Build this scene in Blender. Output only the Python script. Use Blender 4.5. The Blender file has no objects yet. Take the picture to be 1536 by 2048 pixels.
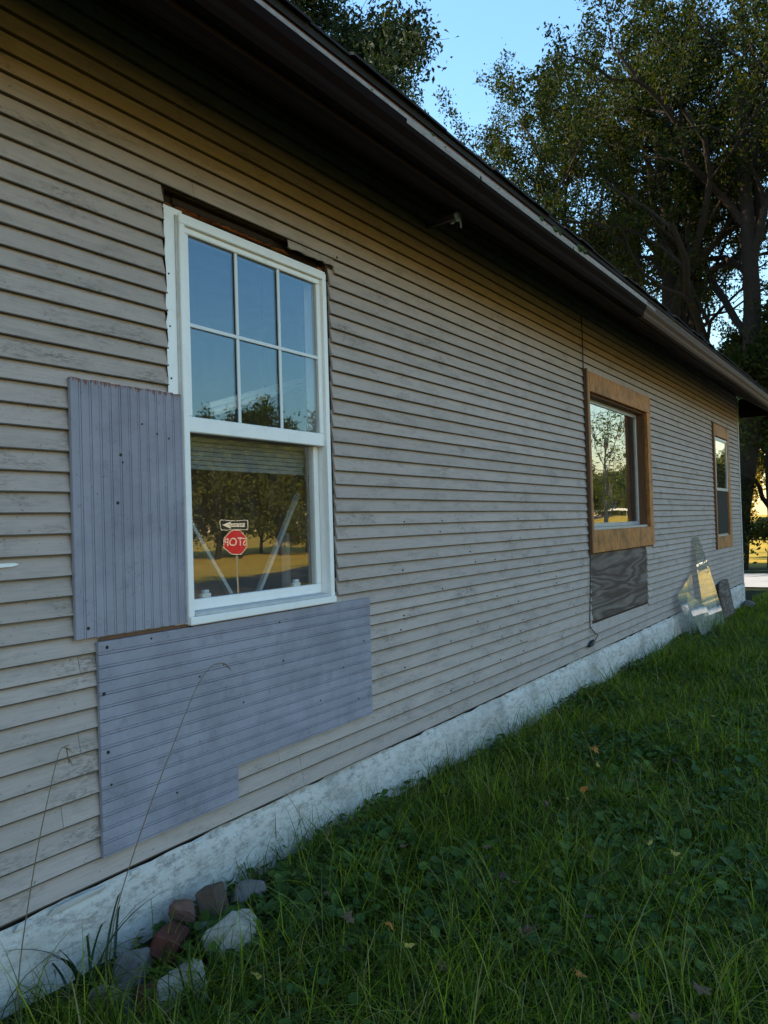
import bpy, bmesh, math, random
import numpy as np
from mathutils import Vector, Matrix

# ------------------------------------------------------------------ camera / light
scene = bpy.context.scene
EYE = 1.65          # eye height above the lawn at the wall
D = 2.70            # camera distance from the wall
F = 1630.0 / 2048.0 # focal length in picture heights
yaw = math.atan(1034 / 1630.0); pitch = math.radians(0.9); roll = 0.030
fw = Vector((math.cos(pitch) * math.cos(yaw), math.cos(pitch) * math.sin(yaw), math.sin(pitch)))
rt = Vector((math.sin(yaw), -math.cos(yaw), 0)); up = rt.cross(fw)
RX = rt * math.cos(roll) - up * math.sin(roll); UY = RX.cross(fw)
cam = bpy.data.objects.new('camera', bpy.data.cameras.new('camera'))
scene.collection.objects.link(cam)
m = Matrix((RX, UY, -fw)).transposed().to_4x4(); m.translation = Vector((0, -D, EYE))
cam.matrix_world = m
cam.data.sensor_fit = 'VERTICAL'; cam.data.sensor_height = 36; cam.data.lens = 36 * F
cam.data.clip_start = 0.05; cam.data.clip_end = 3000
scene.camera = cam

SUN_AZ = math.radians(115)   # from +X towards +Y (behind the house)
SUN_EL = math.radians(31)
world = bpy.data.worlds.new('World'); scene.world = world; world.use_nodes = True
wn = world.node_tree; wn.nodes.clear()
sky = wn.nodes.new('ShaderNodeTexSky'); sky.sky_type = 'NISHITA'; sky.sun_disc = False
sky.sun_elevation = SUN_EL; sky.sun_rotation = math.pi / 2 - SUN_AZ
sky.air_density = 2.1; sky.dust_density = 0.0; sky.ozone_density = 8.5
bg = wn.nodes.new('ShaderNodeBackground'); bg.inputs[1].default_value = 0.15
wo = wn.nodes.new('ShaderNodeOutputWorld')
wn.links.new(sky.outputs[0], bg.inputs[0]); wn.links.new(bg.outputs[0], wo.inputs[0])
sl = bpy.data.lights.new('sun', 'SUN'); sl.energy = 5.0; sl.angle = math.radians(0.6); sl.color = (1.0, 0.83, 0.60)
sun = bpy.data.objects.new('sun', sl); scene.collection.objects.link(sun)
sd = Vector((math.cos(SUN_EL) * math.cos(SUN_AZ), math.cos(SUN_EL) * math.sin(SUN_AZ), math.sin(SUN_EL)))
sun.rotation_euler = sd.to_track_quat('Z', 'Y').to_euler()
vs = scene.view_settings
vs.view_transform = 'Standard'; vs.look = 'None'; vs.gamma = 1.0; vs.exposure = 1.27
scene.cycles.max_bounces = 8; scene.cycles.transparent_max_bounces = 24
scene.cycles.caustics_reflective = False; scene.cycles.caustics_refractive = False

C = scene.collection
rnd = random.Random(7)
RNG = np.random.default_rng(11)

# ------------------------------------------------------------------ helpers
def link(o, parent=None):
    C.objects.link(o)
    if parent is not None: o.parent = parent
    return o
def tag(o, label=None, cat=None, group=None, kind=None):
    if label: o['label'] = label
    if cat: o['category'] = cat
    if group: o['group'] = group
    if kind: o['kind'] = kind
    return o
def empty(name, loc=(0, 0, 0)):
    o = bpy.data.objects.new(name, None); o.empty_display_size = .1; o.location = loc
    C.objects.link(o); return o
def np_mesh(name, V, Fc, n=3):
    V = np.asarray(V, np.float32).reshape(-1, 3); Fc = np.asarray(Fc, np.int32).reshape(-1, n)
    me = bpy.data.meshes.new(name)
    me.vertices.add(len(V)); me.vertices.foreach_set('co', V.ravel())
    me.loops.add(Fc.size); me.loops.foreach_set('vertex_index', Fc.ravel())
    me.polygons.add(len(Fc)); me.polygons.foreach_set('loop_start', np.arange(0, Fc.size, n, dtype=np.int32))
    me.polygons.foreach_set('loop_total', np.full(len(Fc), n, np.int32))
    me.update(calc_edges=True); return me
class MB:
    """collects simple solids; build() links them as one mesh object"""
    def __init__(s): s.v = []; s.f = []
    def add(s, v, f):
        b = len(s.v); s.v += [tuple(p) for p in v]; s.f += [tuple(i + b for i in q) for q in f]; return s
    def box(s, x0, x1, y0, y1, z0, z1, bev=0.0):
        if bev <= 0:
            v = [(x, y, z) for z in (z0, z1) for y in (y0, y1) for x in (x0, x1)]
            return s.add(v, [(0, 2, 3, 1), (4, 5, 7, 6), (0, 1, 5, 4), (2, 6, 7, 3), (0, 4, 6, 2), (1, 3, 7, 5)])
        bm = bmesh.new(); r = bmesh.ops.create_cube(bm, size=1)
        for q in bm.verts:
            q.co = Vector(((x0 + x1) / 2 + q.co.x * (x1 - x0), (y0 + y1) / 2 + q.co.y * (y1 - y0), (z0 + z1) / 2 + q.co.z * (z1 - z0)))
        bmesh.ops.bevel(bm, geom=bm.edges[:], offset=bev, segments=1, affect='EDGES')
        s.bm(bm); return s
    def bm(s, bm):
        bm.verts.index_update(); s.add([v.co[:] for v in bm.verts], [[v.index for v in f.verts] for f in bm.faces]); bm.free(); return s
    def bar(s, p, q, w, h, upv=(0, 0, 1)):
        p = Vector(p); q = Vector(q); d = (q - p).normalized(); u = Vector(upv)
        a = d.cross(u)
        if a.length < 1e-4: a = d.cross(Vector((1, 0, 0)))
        a.normalize(); b = a.cross(d)
        v = [e + a * sx * w / 2 + b * sy * h / 2 for e in (p, q) for sx, sy in ((-1, -1), (1, -1), (1, 1), (-1, 1))]
        return s.add(v, [(0, 1, 2, 3), (7, 6, 5, 4), (0, 4, 5, 1), (1, 5, 6, 2), (2, 6, 7, 3), (3, 7, 4, 0)])
    def tube(s, pts, rad, n=6, cap=True):
        pts = [Vector(p) for p in pts]; k = len(pts)
        rad = rad if hasattr(rad, '__len__') else [rad] * k
        d0 = (pts[1] - pts[0]).normalized(); a = d0.orthogonal().normalized(); v = []
        for i in range(k):
            d = (pts[min(i + 1, k - 1)] - pts[max(i - 1, 0)]).normalized()
            a = (a - d * a.dot(d)).normalized(); b = d.cross(a)
            v += [pts[i] + (a * math.cos(t) + b * math.sin(t)) * rad[i] for t in [2 * math.pi * j / n for j in range(n)]]
        f = [(i * n + j, i * n + (j + 1) % n, (i + 1) * n + (j + 1) % n, (i + 1) * n + j) for i in range(k - 1) for j in range(n)]
        if cap: f += [tuple(range(n - 1, -1, -1)), tuple((k - 1) * n + j for j in range(n))]
        return s.add(v, f)
    def extrude_x(s, prof, xs, dz=lambda x: 0.0):
        """closed profile of (y,z) pairs swept along x"""
        n = len(prof); v = []
        for x in xs: v += [(x, y, z + dz(x)) for y, z in prof]
        f = [(i * n + j, i * n + (j + 1) % n, (i + 1) * n + (j + 1) % n, (i + 1) * n + j) for i in range(len(xs) - 1) for j in range(n)]
        f += [tuple(range(n - 1, -1, -1)), tuple((len(xs) - 1) * n + j for j in range(n))]
        return s.add(v, f)
    def mesh(s, name):
        me = bpy.data.meshes.new(name); me.from_pydata(s.v, [], s.f); me.update()
        bm = bmesh.new(); bm.from_mesh(me); bmesh.ops.recalc_face_normals(bm, faces=bm.faces[:]); bm.to_mesh(me); bm.free()
        return me
    def build(s, name, mat, parent=None, smooth=False):
        me = s.mesh(name); me.materials.append(mat)
        if smooth: me.polygons.foreach_set('use_smooth', [True] * len(me.polygons))
        return link(bpy.data.objects.new(name, me), parent)
def mobj(name, me, mat, parent=None):
    me.materials.append(mat); return link(bpy.data.objects.new(name, me), parent)
def sstep(a, b, x):
    t = np.clip((np.asarray(x, float) - a) / (b - a), 0, 1); return t * t * (3 - 2 * t)

# ------------------------------------------------------------------ materials
class NT:
    def __init__(s, name):
        s.m = bpy.data.materials.new(name); s.m.use_nodes = True; s.t = s.m.node_tree; s.t.nodes.clear()
        s.out = s.n('ShaderNodeOutputMaterial')
    def n(s, typ, **kw):
        q = s.t.nodes.new(typ)
        for k, v in kw.items(): setattr(q, k, v)
        return q
    def l(s, a, b): s.t.links.new(a, b)
    def val(s, sock, v):
        if isinstance(v, bpy.types.NodeSocket): s.l(v, sock)
        elif hasattr(v, '__len__') and len(v) == 3 and sock.type == 'RGBA': sock.default_value = (*v, 1)
        else: sock.default_value = v
    def pos(s, scale=(1, 1, 1)):
        g = s.n('ShaderNodeNewGeometry'); mp = s.n('ShaderNodeMapping'); mp.inputs['Scale'].default_value = scale
        s.l(g.outputs['Position'], mp.inputs[0]); return mp.outputs[0]
    def obj(s, scale=(1, 1, 1)):
        g = s.n('ShaderNodeTexCoord'); mp = s.n('ShaderNodeMapping'); mp.inputs['Scale'].default_value = scale
        s.l(g.outputs['Object'], mp.inputs[0]); return mp.outputs[0]
    def noise(s, vec, scale, detail=4, rough=.6, dist=0):
        q = s.n('ShaderNodeTexNoise'); q.inputs['Scale'].default_value = scale; q.inputs['Detail'].default_value = detail
        q.inputs['Roughness'].default_value = rough; q.inputs['Distortion'].default_value = dist
        s.l(vec, q.inputs['Vector']); return q.outputs['Fac']
    def ramp(s, fac, stops):
        q = s.n('ShaderNodeValToRGB'); e = q.color_ramp.elements
        while len(e) < len(stops): e.new(.5)
        for i, (p, c) in enumerate(stops):
            e[i].position = p; e[i].color = (*c, 1) if hasattr(c, '__len__') else (c, c, c, 1)
        s.l(fac, q.inputs[0]); return q.outputs[0]
    def mix(s, f, a, b, blend='MIX'):
        q = s.n('ShaderNodeMix', data_type='RGBA', blend_type=blend)
        s.val(q.inputs[0], f); s.val(q.inputs[6], a); s.val(q.inputs[7], b); return q.outputs[2]
    def math(s, op, a, b=0.0, clamp=False):
        q = s.n('ShaderNodeMath', operation=op, use_clamp=clamp); s.val(q.inputs[0], a); s.val(q.inputs[1], b); return q.outputs[0]
    def bump(s, h, strength=.3, dist=.01):
        q = s.n('ShaderNodeBump'); q.inputs['Strength'].default_value = strength; q.inputs['Distance'].default_value = dist
        s.l(h, q.inputs['Height']); return q.outputs[0]
    def hsv(s, col, v, sat=1.0, hue=.5):
        q = s.n('ShaderNodeHueSaturation'); s.val(q.inputs['Value'], v); s.val(q.inputs['Saturation'], sat); s.val(q.inputs['Hue'], hue)
        s.val(q.inputs['Color'], col); return q.outputs[0]
    def island(s): return s.n('ShaderNodeNewGeometry').outputs['Random Per Island']
    def orand(s): return s.n('ShaderNodeObjectInfo').outputs['Random']
    def bsdf(s, col, rough=.7, normal=None, metal=0.0, spec=.4, **kw):
        q = s.n('ShaderNodeBsdfPrincipled'); s.val(q.inputs['Base Color'], col); s.val(q.inputs['Roughness'], rough)
        q.inputs['Metallic'].default_value = metal; q.inputs['Specular IOR Level'].default_value = spec
        if normal: s.l(normal, q.inputs['Normal'])
        s.l(q.outputs[0], s.out.inputs[0]); return q
def maprange(t, v, a, b, c, d):
    q = t.n('ShaderNodeMapRange'); t.val(q.inputs[0], v)
    for i, x in enumerate((a, b, c, d)): q.inputs[i + 1].default_value = x
    return q.outputs[0]

def m_clapboard():
    t = NT('weathered_greige_paint')
    base = t.hsv((.465, .382, .338), maprange(t, t.orand(), 0, 1, .93, 1.06))
    big = t.noise(t.pos((.35, 1, 1.1)), 1.6, 5)
    c = t.mix(t.math('MULTIPLY', t.ramp(big, [(.40, 0), (.72, 1)]), .40), base, (.36, .30, .255))
    soot = t.noise(t.pos((1.1, 1, 4)), 3.1, 7, .72)
    c = t.mix(t.math('MULTIPLY', t.ramp(soot, [(.49, 0), (.70, 1)]), .50), c, (.24, .22, .195))
    grain = t.noise(t.pos((2.2, 10, 75)), 2.2, 6, .7)
    c = t.mix(t.math('MULTIPLY', t.ramp(grain, [(.45, 0), (.70, 1)]), .34), c, (.22, .205, .18))
    # cracked, peeled patches showing grey wood
    pm = t.noise(t.pos((.8, 1, 2.2)), 3.4, 4, .6); ps = t.noise(t.pos((14, 14, 60)), 2.4, 5, .75)
    peel = t.math('MULTIPLY', t.ramp(pm, [(.52, 0), (.68, 1)]), t.ramp(ps, [(.46, 0), (.56, 1)]))
    c = t.mix(t.math('MULTIPLY', peel, .75), c, (.15, .125, .105))
    dots = t.noise(t.pos((22, 22, 30)), 3.0, 2, .5)
    c = t.mix(t.math('MULTIPLY', t.ramp(dots, [(.70, 0), (.74, 1)]), .7), c, (.10, .085, .07))
    h = t.math('ADD', t.math('MULTIPLY', grain, .7), t.math('MULTIPLY', ps, .5))
    t.bsdf(c, .78, t.bump(h, .45, .004), spec=.25); return t.m
E0 = EYE
def m_bead():
    t = NT('lavender_grey_paint')
    c = t.hsv((.318, .306, .352), maprange(t, t.orand(), 0, 1, .96, 1.04))
    n = t.noise(t.pos(), 3.3, 6, .7)
    c = t.mix(t.math('MULTIPLY', t.ramp(n, [(.42, 0), (.66, 1)]), .55), c, (.17, .165, .195))
    sp = t.noise(t.pos((1, 1, 1)), 60, 3, .6)
    c = t.mix(t.math('MULTIPLY', t.ramp(sp, [(.66, 0), (.72, 1)]), .55), c, (.12, .11, .12))
    w = t.noise(t.pos((18, 18, 3)), 1.7, 4, .6)
    c = t.mix(t.ramp(w, [(.715, 0), (.74, .85)]), c, (.17, .085, .055))
    sp2 = t.n('ShaderNodeSeparateXYZ'); t.l(t.pos(), sp2.inputs[0]); top = maprange(t, sp2.outputs[2], E0 + .52, E0 + .605, 0, 1)
    ch = t.noise(t.pos((40, 1, 5)), 1.6, 4, .7); c = t.mix(t.ramp(t.math('MULTIPLY', top, ch), [(.40, 0), (.46, 1)]), c, (.20, .085, .05))
    gr = t.noise(t.pos((2.5, 1, 2.5)), 2.2, 7, .75); c = t.mix(t.math('MULTIPLY', t.ramp(gr, [(.56, 0), (.70, 1)]), .6), c, (.15, .14, .155))
    t.bsdf(c, .7, t.bump(t.noise(t.pos((9, 9, 9)), 14, 4), .2, .003), spec=.2); return t.m
def m_simple(name, col, rough=.6, var=.2, scale=8., dark=None, bump=.2, spec=.4, metal=0, stretch=(1, 1, 1), lo=.45, hi=.75, space='pos', bd=.006):
    t = NT(name); v = getattr(t, space)(stretch); n = t.noise(v, scale, 6, .68)
    c = t.mix(t.math('MULTIPLY', t.ramp(n, [(lo, 0), (hi, 1)]), var), col, dark or tuple(x * .35 for x in col))
    t.bsdf(c, rough, t.bump(n, bump, bd), metal=metal, spec=spec); return t.m
def m_foundation():
    t = NT('flaking_white_limewash')
    a = t.noise(t.pos((5, 5, 12)), 2.6, 9, .8); b = t.noise(t.pos(), 2.3, 5)
    g = t.noise(t.pos(), 34, 4, .7)
    c = t.mix(t.ramp(a, [(.35, 0), (.52, 1)]), (.30, .27, .235), (.70, .655, .595))
    c = t.mix(t.math('MULTIPLY', t.ramp(b, [(.48, 0), (.68, 1)]), .6), c, (.33, .30, .26))
    c = t.mix(t.math('MULTIPLY', t.ramp(g, [(.60, 0), (.70, 1)]), .6), c, (.20, .19, .175))
    t.bsdf(c, .85, t.bump(t.math('ADD', a, t.math('MULTIPLY', g, .5)), .8, .018), spec=.2); return t.m
def m_trim():
    t = NT('stained_raw_pine')
    g = t.noise(t.pos((5, 5, 1.2)), 6, 7, .7, 1.5); b = t.noise(t.pos(), 4.5, 4)
    c = t.ramp(g, [(.30, (.16, .055, .014)), (.50, (.42, .17, .042)), (.72, (.58, .29, .09))])
    c = t.mix(t.math('MULTIPLY', t.ramp(b, [(.50, 0), (.70, 1)]), .75), c, (.075, .04, .022))
    t.bsdf(c, .6, t.bump(g, .3, .004), spec=.35); return t.m
def m_ply(name='weathered_plywood', space='pos', sc=(.55, 1, 4.6)):
    t = NT(name); v = getattr(t, space)(sc)
    nz = t.noise(v, 1.5, 3, .5); gn = t.noise(v, .62, 3, .5, .3)
    f = t.math('MULTIPLY_ADD' if False else 'SINE', t.math('MULTIPLY', gn, 80.0)); f = maprange(t, f, -1, 1, 0, 1)
    fine = t.noise(getattr(t, space)((6, 6, 60)), 2, 4, .7); f = t.math('MULTIPLY', f, t.ramp(fine, [(.3, .45), (.65, 1)]))
    c = t.ramp(f, [(.0, (.085, .062, .050)), (.45, (.16, .125, .105)), (.95, (.24, .198, .170))])
    c = t.mix(t.ramp(nz, [(.42, 0), (.65, .65)]), c, (.085, .055, .043))
    t.bsdf(c, .85, t.bump(f, .5, .004), spec=.2); return t.m
def m_glass(name='window_glass', f0=.07, wav=.010, dirt=.03, tint=(.60, .82, 1), dust=(.5, .5, .48)):
    t = NT(name); ge = t.n('ShaderNodeNewGeometry'); dt = t.n('ShaderNodeVectorMath', operation='DOT_PRODUCT')
    t.l(ge.outputs['Normal'], dt.inputs[0]); t.l(ge.outputs['Incoming'], dt.inputs[1])
    k = t.math('SUBTRACT', 1.0, t.math('ABSOLUTE', dt.outputs['Value']), True)
    fr = t.math('ADD', t.math('MULTIPLY', t.math('POWER', k, 5.0), 1 - f0), f0)     # two-sided Schlick reflectance of each face
    nm = t.bump(t.noise(t.pos(), 2.2, 2, .4), wav, .1)
    gl = t.n('ShaderNodeBsdfGlossy'); gl.inputs['Roughness'].default_value = 0.0; gl.inputs[0].default_value = (*tint, 1); t.l(nm, gl.inputs['Normal'])
    tr = t.n('ShaderNodeBsdfTransparent'); tr.inputs[0].default_value = (.96, .97, .97, 1)
    mx = t.n('ShaderNodeMixShader'); t.l(fr, mx.inputs[0]); t.l(tr.outputs[0], mx.inputs[1]); t.l(gl.outputs[0], mx.inputs[2])
    df = t.n('ShaderNodeBsdfDiffuse'); df.inputs[0].default_value = (*dust, 1)
    d = t.math('MULTIPLY', t.ramp(t.noise(t.pos((3, 3, .8)), 6, 6, .7), [(.45, .15), (.75, 1)]), dirt)
    m2 = t.n('ShaderNodeMixShader'); t.l(d, m2.inputs[0]); t.l(mx.outputs[0], m2.inputs[1]); t.l(df.outputs[0], m2.inputs[2])
    t.l(m2.outputs[0], t.out.inputs[0]); return t.m
def m_leaf(name, cols, trans=.5, rough=.6, spec=.12):
    t = NT(name); r = t.island(); k = len(cols)
    c = t.ramp(r, [((i + .0) / max(1, k - 1), cc) for i, cc in enumerate(cols)])
    p = t.n('ShaderNodeBsdfPrincipled'); t.l(c, p.inputs['Base Color']); p.inputs['Roughness'].default_value = rough; p.inputs['Specular IOR Level'].default_value = spec
    q = t.n('ShaderNodeBsdfTranslucent'); t.l(t.hsv(c, 1.5, 1.15), q.inputs[0])
    mx = t.n('ShaderNodeMixShader'); mx.inputs[0].default_value = trans; t.l(p.outputs[0], mx.inputs[1]); t.l(q.outputs[0], mx.inputs[2])
    t.l(mx.outputs[0], t.out.inputs[0]); return t.m
def m_ground():
    t = NT('lawn_soil'); v = t.pos()
    sp = t.n('ShaderNodeSeparateXYZ'); t.l(v, sp.inputs[0])
    a = t.noise(v, 9, 7, .7); b = t.noise(v, .35, 6, .65); c2 = t.noise(v, 1.4, 5, .7)
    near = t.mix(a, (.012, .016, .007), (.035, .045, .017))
    dry = t.ramp(b, [(.3, (.24, .21, .05)), (.5, (.52, .34, .045)), (.7, (.56, .34, .07))])  # dry-grass gold; the sunlit yellow of the far lawn is painted in too
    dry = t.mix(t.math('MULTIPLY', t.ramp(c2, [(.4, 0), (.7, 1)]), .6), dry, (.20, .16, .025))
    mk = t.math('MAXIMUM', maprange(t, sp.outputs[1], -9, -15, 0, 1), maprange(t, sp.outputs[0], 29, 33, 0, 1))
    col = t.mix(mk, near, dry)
    t.bsdf(col, .95, t.bump(t.noise(v, 25, 6, .75), .8, .06), spec=.1); return t.m

M = {}
M['clap'] = m_clapboard(); M['bead'] = m_bead(); M['found'] = m_foundation(); M['trim'] = m_trim(); M['ply'] = m_ply()
M['ply2'] = m_ply('weathered_plywood_offcut', 'obj', (1.2, 1, 7))
M['glass'] = m_glass(); M['glass_far'] = m_glass('old_window_glass', .11, .010, .03, (1, .99, .97)); M['glass_low'] = m_glass('lower_sash_glass', .11, .010, .03, (1, .98, .93))
M['shard'] = m_glass('dusty_broken_glass', .13, .004, .36, (1, 1, .97), (.72, .70, .65))
M['vinyl'] = m_simple('white_vinyl', (.88, .87, .84), .35, .25, 9, (.42, .41, .38), .05, .5, lo=.5, hi=.8)
M['vinyl_side'] = m_simple('shaded_white_vinyl', (.55, .56, .56), .5, .45, 14, (.25, .24, .23), .1, .4)  # grey of the frame's shaded side is put into this copy of the vinyl
M['grille'] = m_simple('white_grille', (.70, .74, .76), .4, .05, 9, None, .02)
M['sheath'] = m_simple('old_sheathing', (.075, .048, .032), .9, .8, 12, (.015, .011, .009), .6, .1, stretch=(1, 1, 5))
M['header'] = m_simple('splintered_header', (.34, .12, .035), .85, .95, 7, (.03, .016, .011), .8, .1, stretch=(1.2, 1, 6), lo=.42, hi=.66, bd=.02)
M['char'] = m_simple('blackened_wood', (.045, .032, .023), .9, .8, 10, (.012, .01, .008), .6, .1, stretch=(1, 1, 5))
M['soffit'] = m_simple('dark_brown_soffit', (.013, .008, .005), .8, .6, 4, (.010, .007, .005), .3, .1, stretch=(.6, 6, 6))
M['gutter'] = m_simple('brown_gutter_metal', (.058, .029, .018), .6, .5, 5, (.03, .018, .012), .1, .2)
M['gutter_dark'] = m_simple('near_black_gutter', (.0075, .0032, .002), .75, .5, 5, (.004, .002, .0012), .1, .05)  # colour of the near lengths, much darker than the far brown length
M['lip'] = m_simple('chalky_gutter_lip', (.27, .24, .215), .6, .75, 11, (.10, .075, .06), .3, .3, stretch=(1.2, 3, 3))
M['drip'] = m_simple('brown_roof_edge', (.15, .075, .045), .6, .6, 4, (.06, .03, .02), .2, .3)
M['shingle'] = m_simple('black_shingle', (.03, .03, .031), .95, .5, 30, (.012, .012, .012), .6, .1)
M['moss'] = m_simple('moss', (.05, .075, .02), .95, .6, 60, (.02, .03, .01), .9, .1)
M['corner'] = m_simple('pale_corner_paint', (.52, .51, .48), .7, .5, 6, (.25, .23, .2), .2, .3)
M['plaster'] = m_simple('dim_plaster', (.30, .29, .26), .9, .3, 3, None, .1, .2)
M['floorwood'] = m_simple('dusty_floor', (.20, .14, .09), .8, .4, 3, None, .1, .2)
M['shade'] = m_simple('grey_blind', (.26, .27, .26), .8, .3, 6, None, .1, .2, stretch=(1, 1, 8))
M['white'] = m_simple('white_paint', (.84, .84, .80), .6, .2, 9, None, .1)
M['jamb'] = m_simple('brown_jamb', (.16, .075, .035), .6, .6, 5, (.05, .025, .014), .2, .3, stretch=(5, 5, 1))
M['alu'] = m_simple('grey_aluminium', (.45, .46, .47), .4, .3, 8, None, .1, .5, metal=.3)
M['dark'] = m_simple('black_screen', (.012, .013, .014), .7, .2, 9, None, .05, .2)
M['curtain'] = m_simple('black_curtain', (.010, .010, .011), .9, .3, 9, None, .1, .1, stretch=(8, 8, 1))
M['cable'] = m_simple('black_cable', (.012, .012, .012), .5, .3, 20, None, .1)
M['ceramic'] = m_simple('pale_ceramic', (.82, .84, .80), .3, .4, 30, (.2, .19, .17), .1, .5)
M['arm'] = m_simple('rusty_arm', (.075, .05, .035), .8, .5, 20, None, .3)
M['nail'] = m_simple('black_nail', (.012, .010, .010), .6, .2, 30, None, .1)
M['bark'] = m_simple('grey_bark', (.036, .029, .023), .95, .85, 7, (.014, .012, .010), 1.0, .1, stretch=(3, 3, .7), bd=.05)
M['palebark'] = m_simple('pale_bark', (.26, .22, .17), .9, .6, 7, (.10, .08, .06), .8, .1, stretch=(3, 3, .7), bd=.03)
M['leaf_dark'] = m_leaf('dark_green_leaves', [(.010, .018, .005), (.015, .027, .006), (.020, .033, .006), (.055, .056, .007), (.019, .030, .006)], .36)
M['leaf_maple'] = m_leaf('dark_maple_leaves', [(.012, .020, .008), (.020, .032, .010), (.028, .040, .012)], .22)
M['leaf_yellow'] = m_leaf('yellow_leaves', [(.32, .22, .03), (.42, .28, .03), (.24, .20, .03), (.38, .20, .02)], .5)
M['leaf_far'] = m_leaf('far_olive_leaves', [(.05, .075, .015), (.09, .115, .02), (.14, .13, .022), (.07, .09, .018)], .35)
M['leaf_bright'] = m_leaf('bright_maple_leaves', [(.09, .14, .02), (.16, .20, .025), (.25, .25, .03)], .5)
M['grass'] = m_leaf('lawn_grass', [(.018, .034, .006), (.032, .060, .008), (.062, .105, .011), (.10, .155, .013), (.16, .22, .016), (.30, .35, .025), (.14, .17, .05), (.36, .29, .11)], .42, .5, .10)
M['clover'] = m_leaf('ground_ivy', [(.030, .062, .016), (.048, .09, .020), (.065, .115, .024), (.10, .16, .03)], .28, .5, .15)
M['straw'] = m_simple('dry_stalk', (.17, .125, .07), .8, .4, 30, None, .1)
M['blade_dark'] = m_leaf('coarse_grass', [(.016, .032, .012), (.026, .05, .016)], .25, .45, .4)
M['dead'] = m_simple('dead_leaf', (.13, .075, .04), .85, .5, 40, None, .3)
M['dead_red'] = m_simple('maroon_leaf', (.055, .022, .02), .8, .5, 40, None, .3)
M['dead_orange'] = m_simple('orange_leaf', (.42, .15, .02), .8, .4, 40, None, .3)
M['dead_yellow'] = m_simple('yellow_leaf', (.42, .30, .05), .8, .4, 40, None, .3)
M['rock_pale'] = m_simple('pale_limestone', (.40, .365, .30), .9, .9, 12, (.16, .14, .11), .9, .2, bd=.02)
M['rock_grey'] = m_simple('purple_grey_rock', (.17, .15, .145), .9, .8, 9, (.06, .05, .045), .9, .2, bd=.02)
M['rock_red'] = m_simple('red_rock', (.19, .095, .07), .9, .8, 9, (.05, .03, .026), .8, .2, bd=.02)
M['brick'] = m_simple('brown_brick', (.125, .085, .06), .9, .6, 14, (.05, .036, .03), .6, .2, bd=.01)
M['brick_red'] = m_simple('dark_red_brick', (.11, .035, .026), .85, .6, 10, (.035, .017, .014), .6, .2, bd=.01)
M['butt'] = m_simple('grime_and_lap_shade', (.105, .085, .065), .9, .7, 9, (.04, .032, .026), .3, .15, stretch=(1.5, 1, 1))  # grime and the shadow line under each lap, both painted on the edge
M['soil'] = m_ground()
M['concrete'] = m_simple('pale_concrete', (.40, .40, .39), .9, .5, 1.5, (.24, .235, .225), .3, .2)
M['asphalt'] = m_simple('asphalt', (.075, .07, .062), .9, .4, 3, (.045, .043, .04), .4, .2)
M['steel'] = m_simple('galvanised_post', (.42, .40, .34), .5, .3, 12, None, .1, .5, metal=.5)
M['signred'] = m_simple('sign_red', (.55, .012, .015), .35, .1, 6, None, .02, .5)
M['signwhite'] = m_simple('sign_white', (.80, .78, .70), .4, .1, 6, None, .02, .5)
M['signblack'] = m_simple('sign_black', (.012, .012, .012), .4, .1, 6, None, .02, .5)
M['roofgrey'] = m_simple('grey_roofing', (.20, .205, .21), .8, .4, 2, None, .2, .3)
M['wire'] = M['cable']

# ------------------------------------------------------------------ ground
def gz(x, y):
    x = np.asarray(x, float); y = np.asarray(y, float)
    z = -.009 * (np.clip(x, 0, 20) - 2)
    z = z - 1.25 * sstep(-4.5, -19, y)
    z = z + 3.3 * sstep(26, 95, x) * sstep(-4, -13, y) * (1 - sstep(-27, -40, y))
    z = z + .02 * np.sin(x * 1.7 + .6) * np.sin(y * 2.1 + 1.0) * (1 - sstep(15, 30, np.abs(x) + np.abs(y)))
    return z
def axis(lo, hi, c0, c1, fine, grow):
    a = list(np.arange(c0, c1, fine)); s = fine; x = c0
    left = []
    while x > lo: s *= grow; x -= s; left.append(x)
    s = fine; x = a[-1]; right = []
    while x < hi: s *= grow; x += s; right.append(x)
    return np.array(left[::-1] + a + right)
gx = axis(-700, 1200, -2, 30, .3, 1.09); gy = axis(-1000, 1000, -34, 3, .3, 1.09)
GX, GY = np.meshgrid(gx, gy); GZ = gz(GX, GY)
V = np.stack([GX, GY, GZ], -1).reshape(-1, 3); nx = len(gx); ny = len(gy)
ii = (np.arange(ny - 1)[:, None] * nx + np.arange(nx - 1)[None, :]).ravel()
gm = np_mesh('ground', V, np.stack([ii, ii + 1, ii + 1 + nx, ii + nx], -1), 4)
gm.polygons.foreach_set('use_smooth', [True] * len(gm.polygons))
tag(mobj('ground', gm, M['soil']), kind='structure')
def strip(name, x0, x1, y0, y1, mat, step=.5, lift=.03):
    xs = np.linspace(x0, x1, max(2, int((x1 - x0) / step))); ys = np.linspace(y0, y1, max(2, int((y1 - y0) / step)))
    X, Y = np.meshgrid(xs, ys); Z = gz(X, Y) + lift
    V = np.stack([X, Y, Z], -1).reshape(-1, 3); n = len(xs)
    i = (np.arange(len(ys) - 1)[:, None] * n + np.arange(n - 1)[None, :]).ravel()
    return tag(mobj(name, np_mesh(name, V, np.stack([i, i + 1, i + 1 + n, i + n], -1), 4), mat), kind='structure')
strip('side_street', 21.6, 26.4, -23, 60, M['concrete'])
strip('road', -120, 190, -30.5, -23.6, M['asphalt'], .8)

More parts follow.
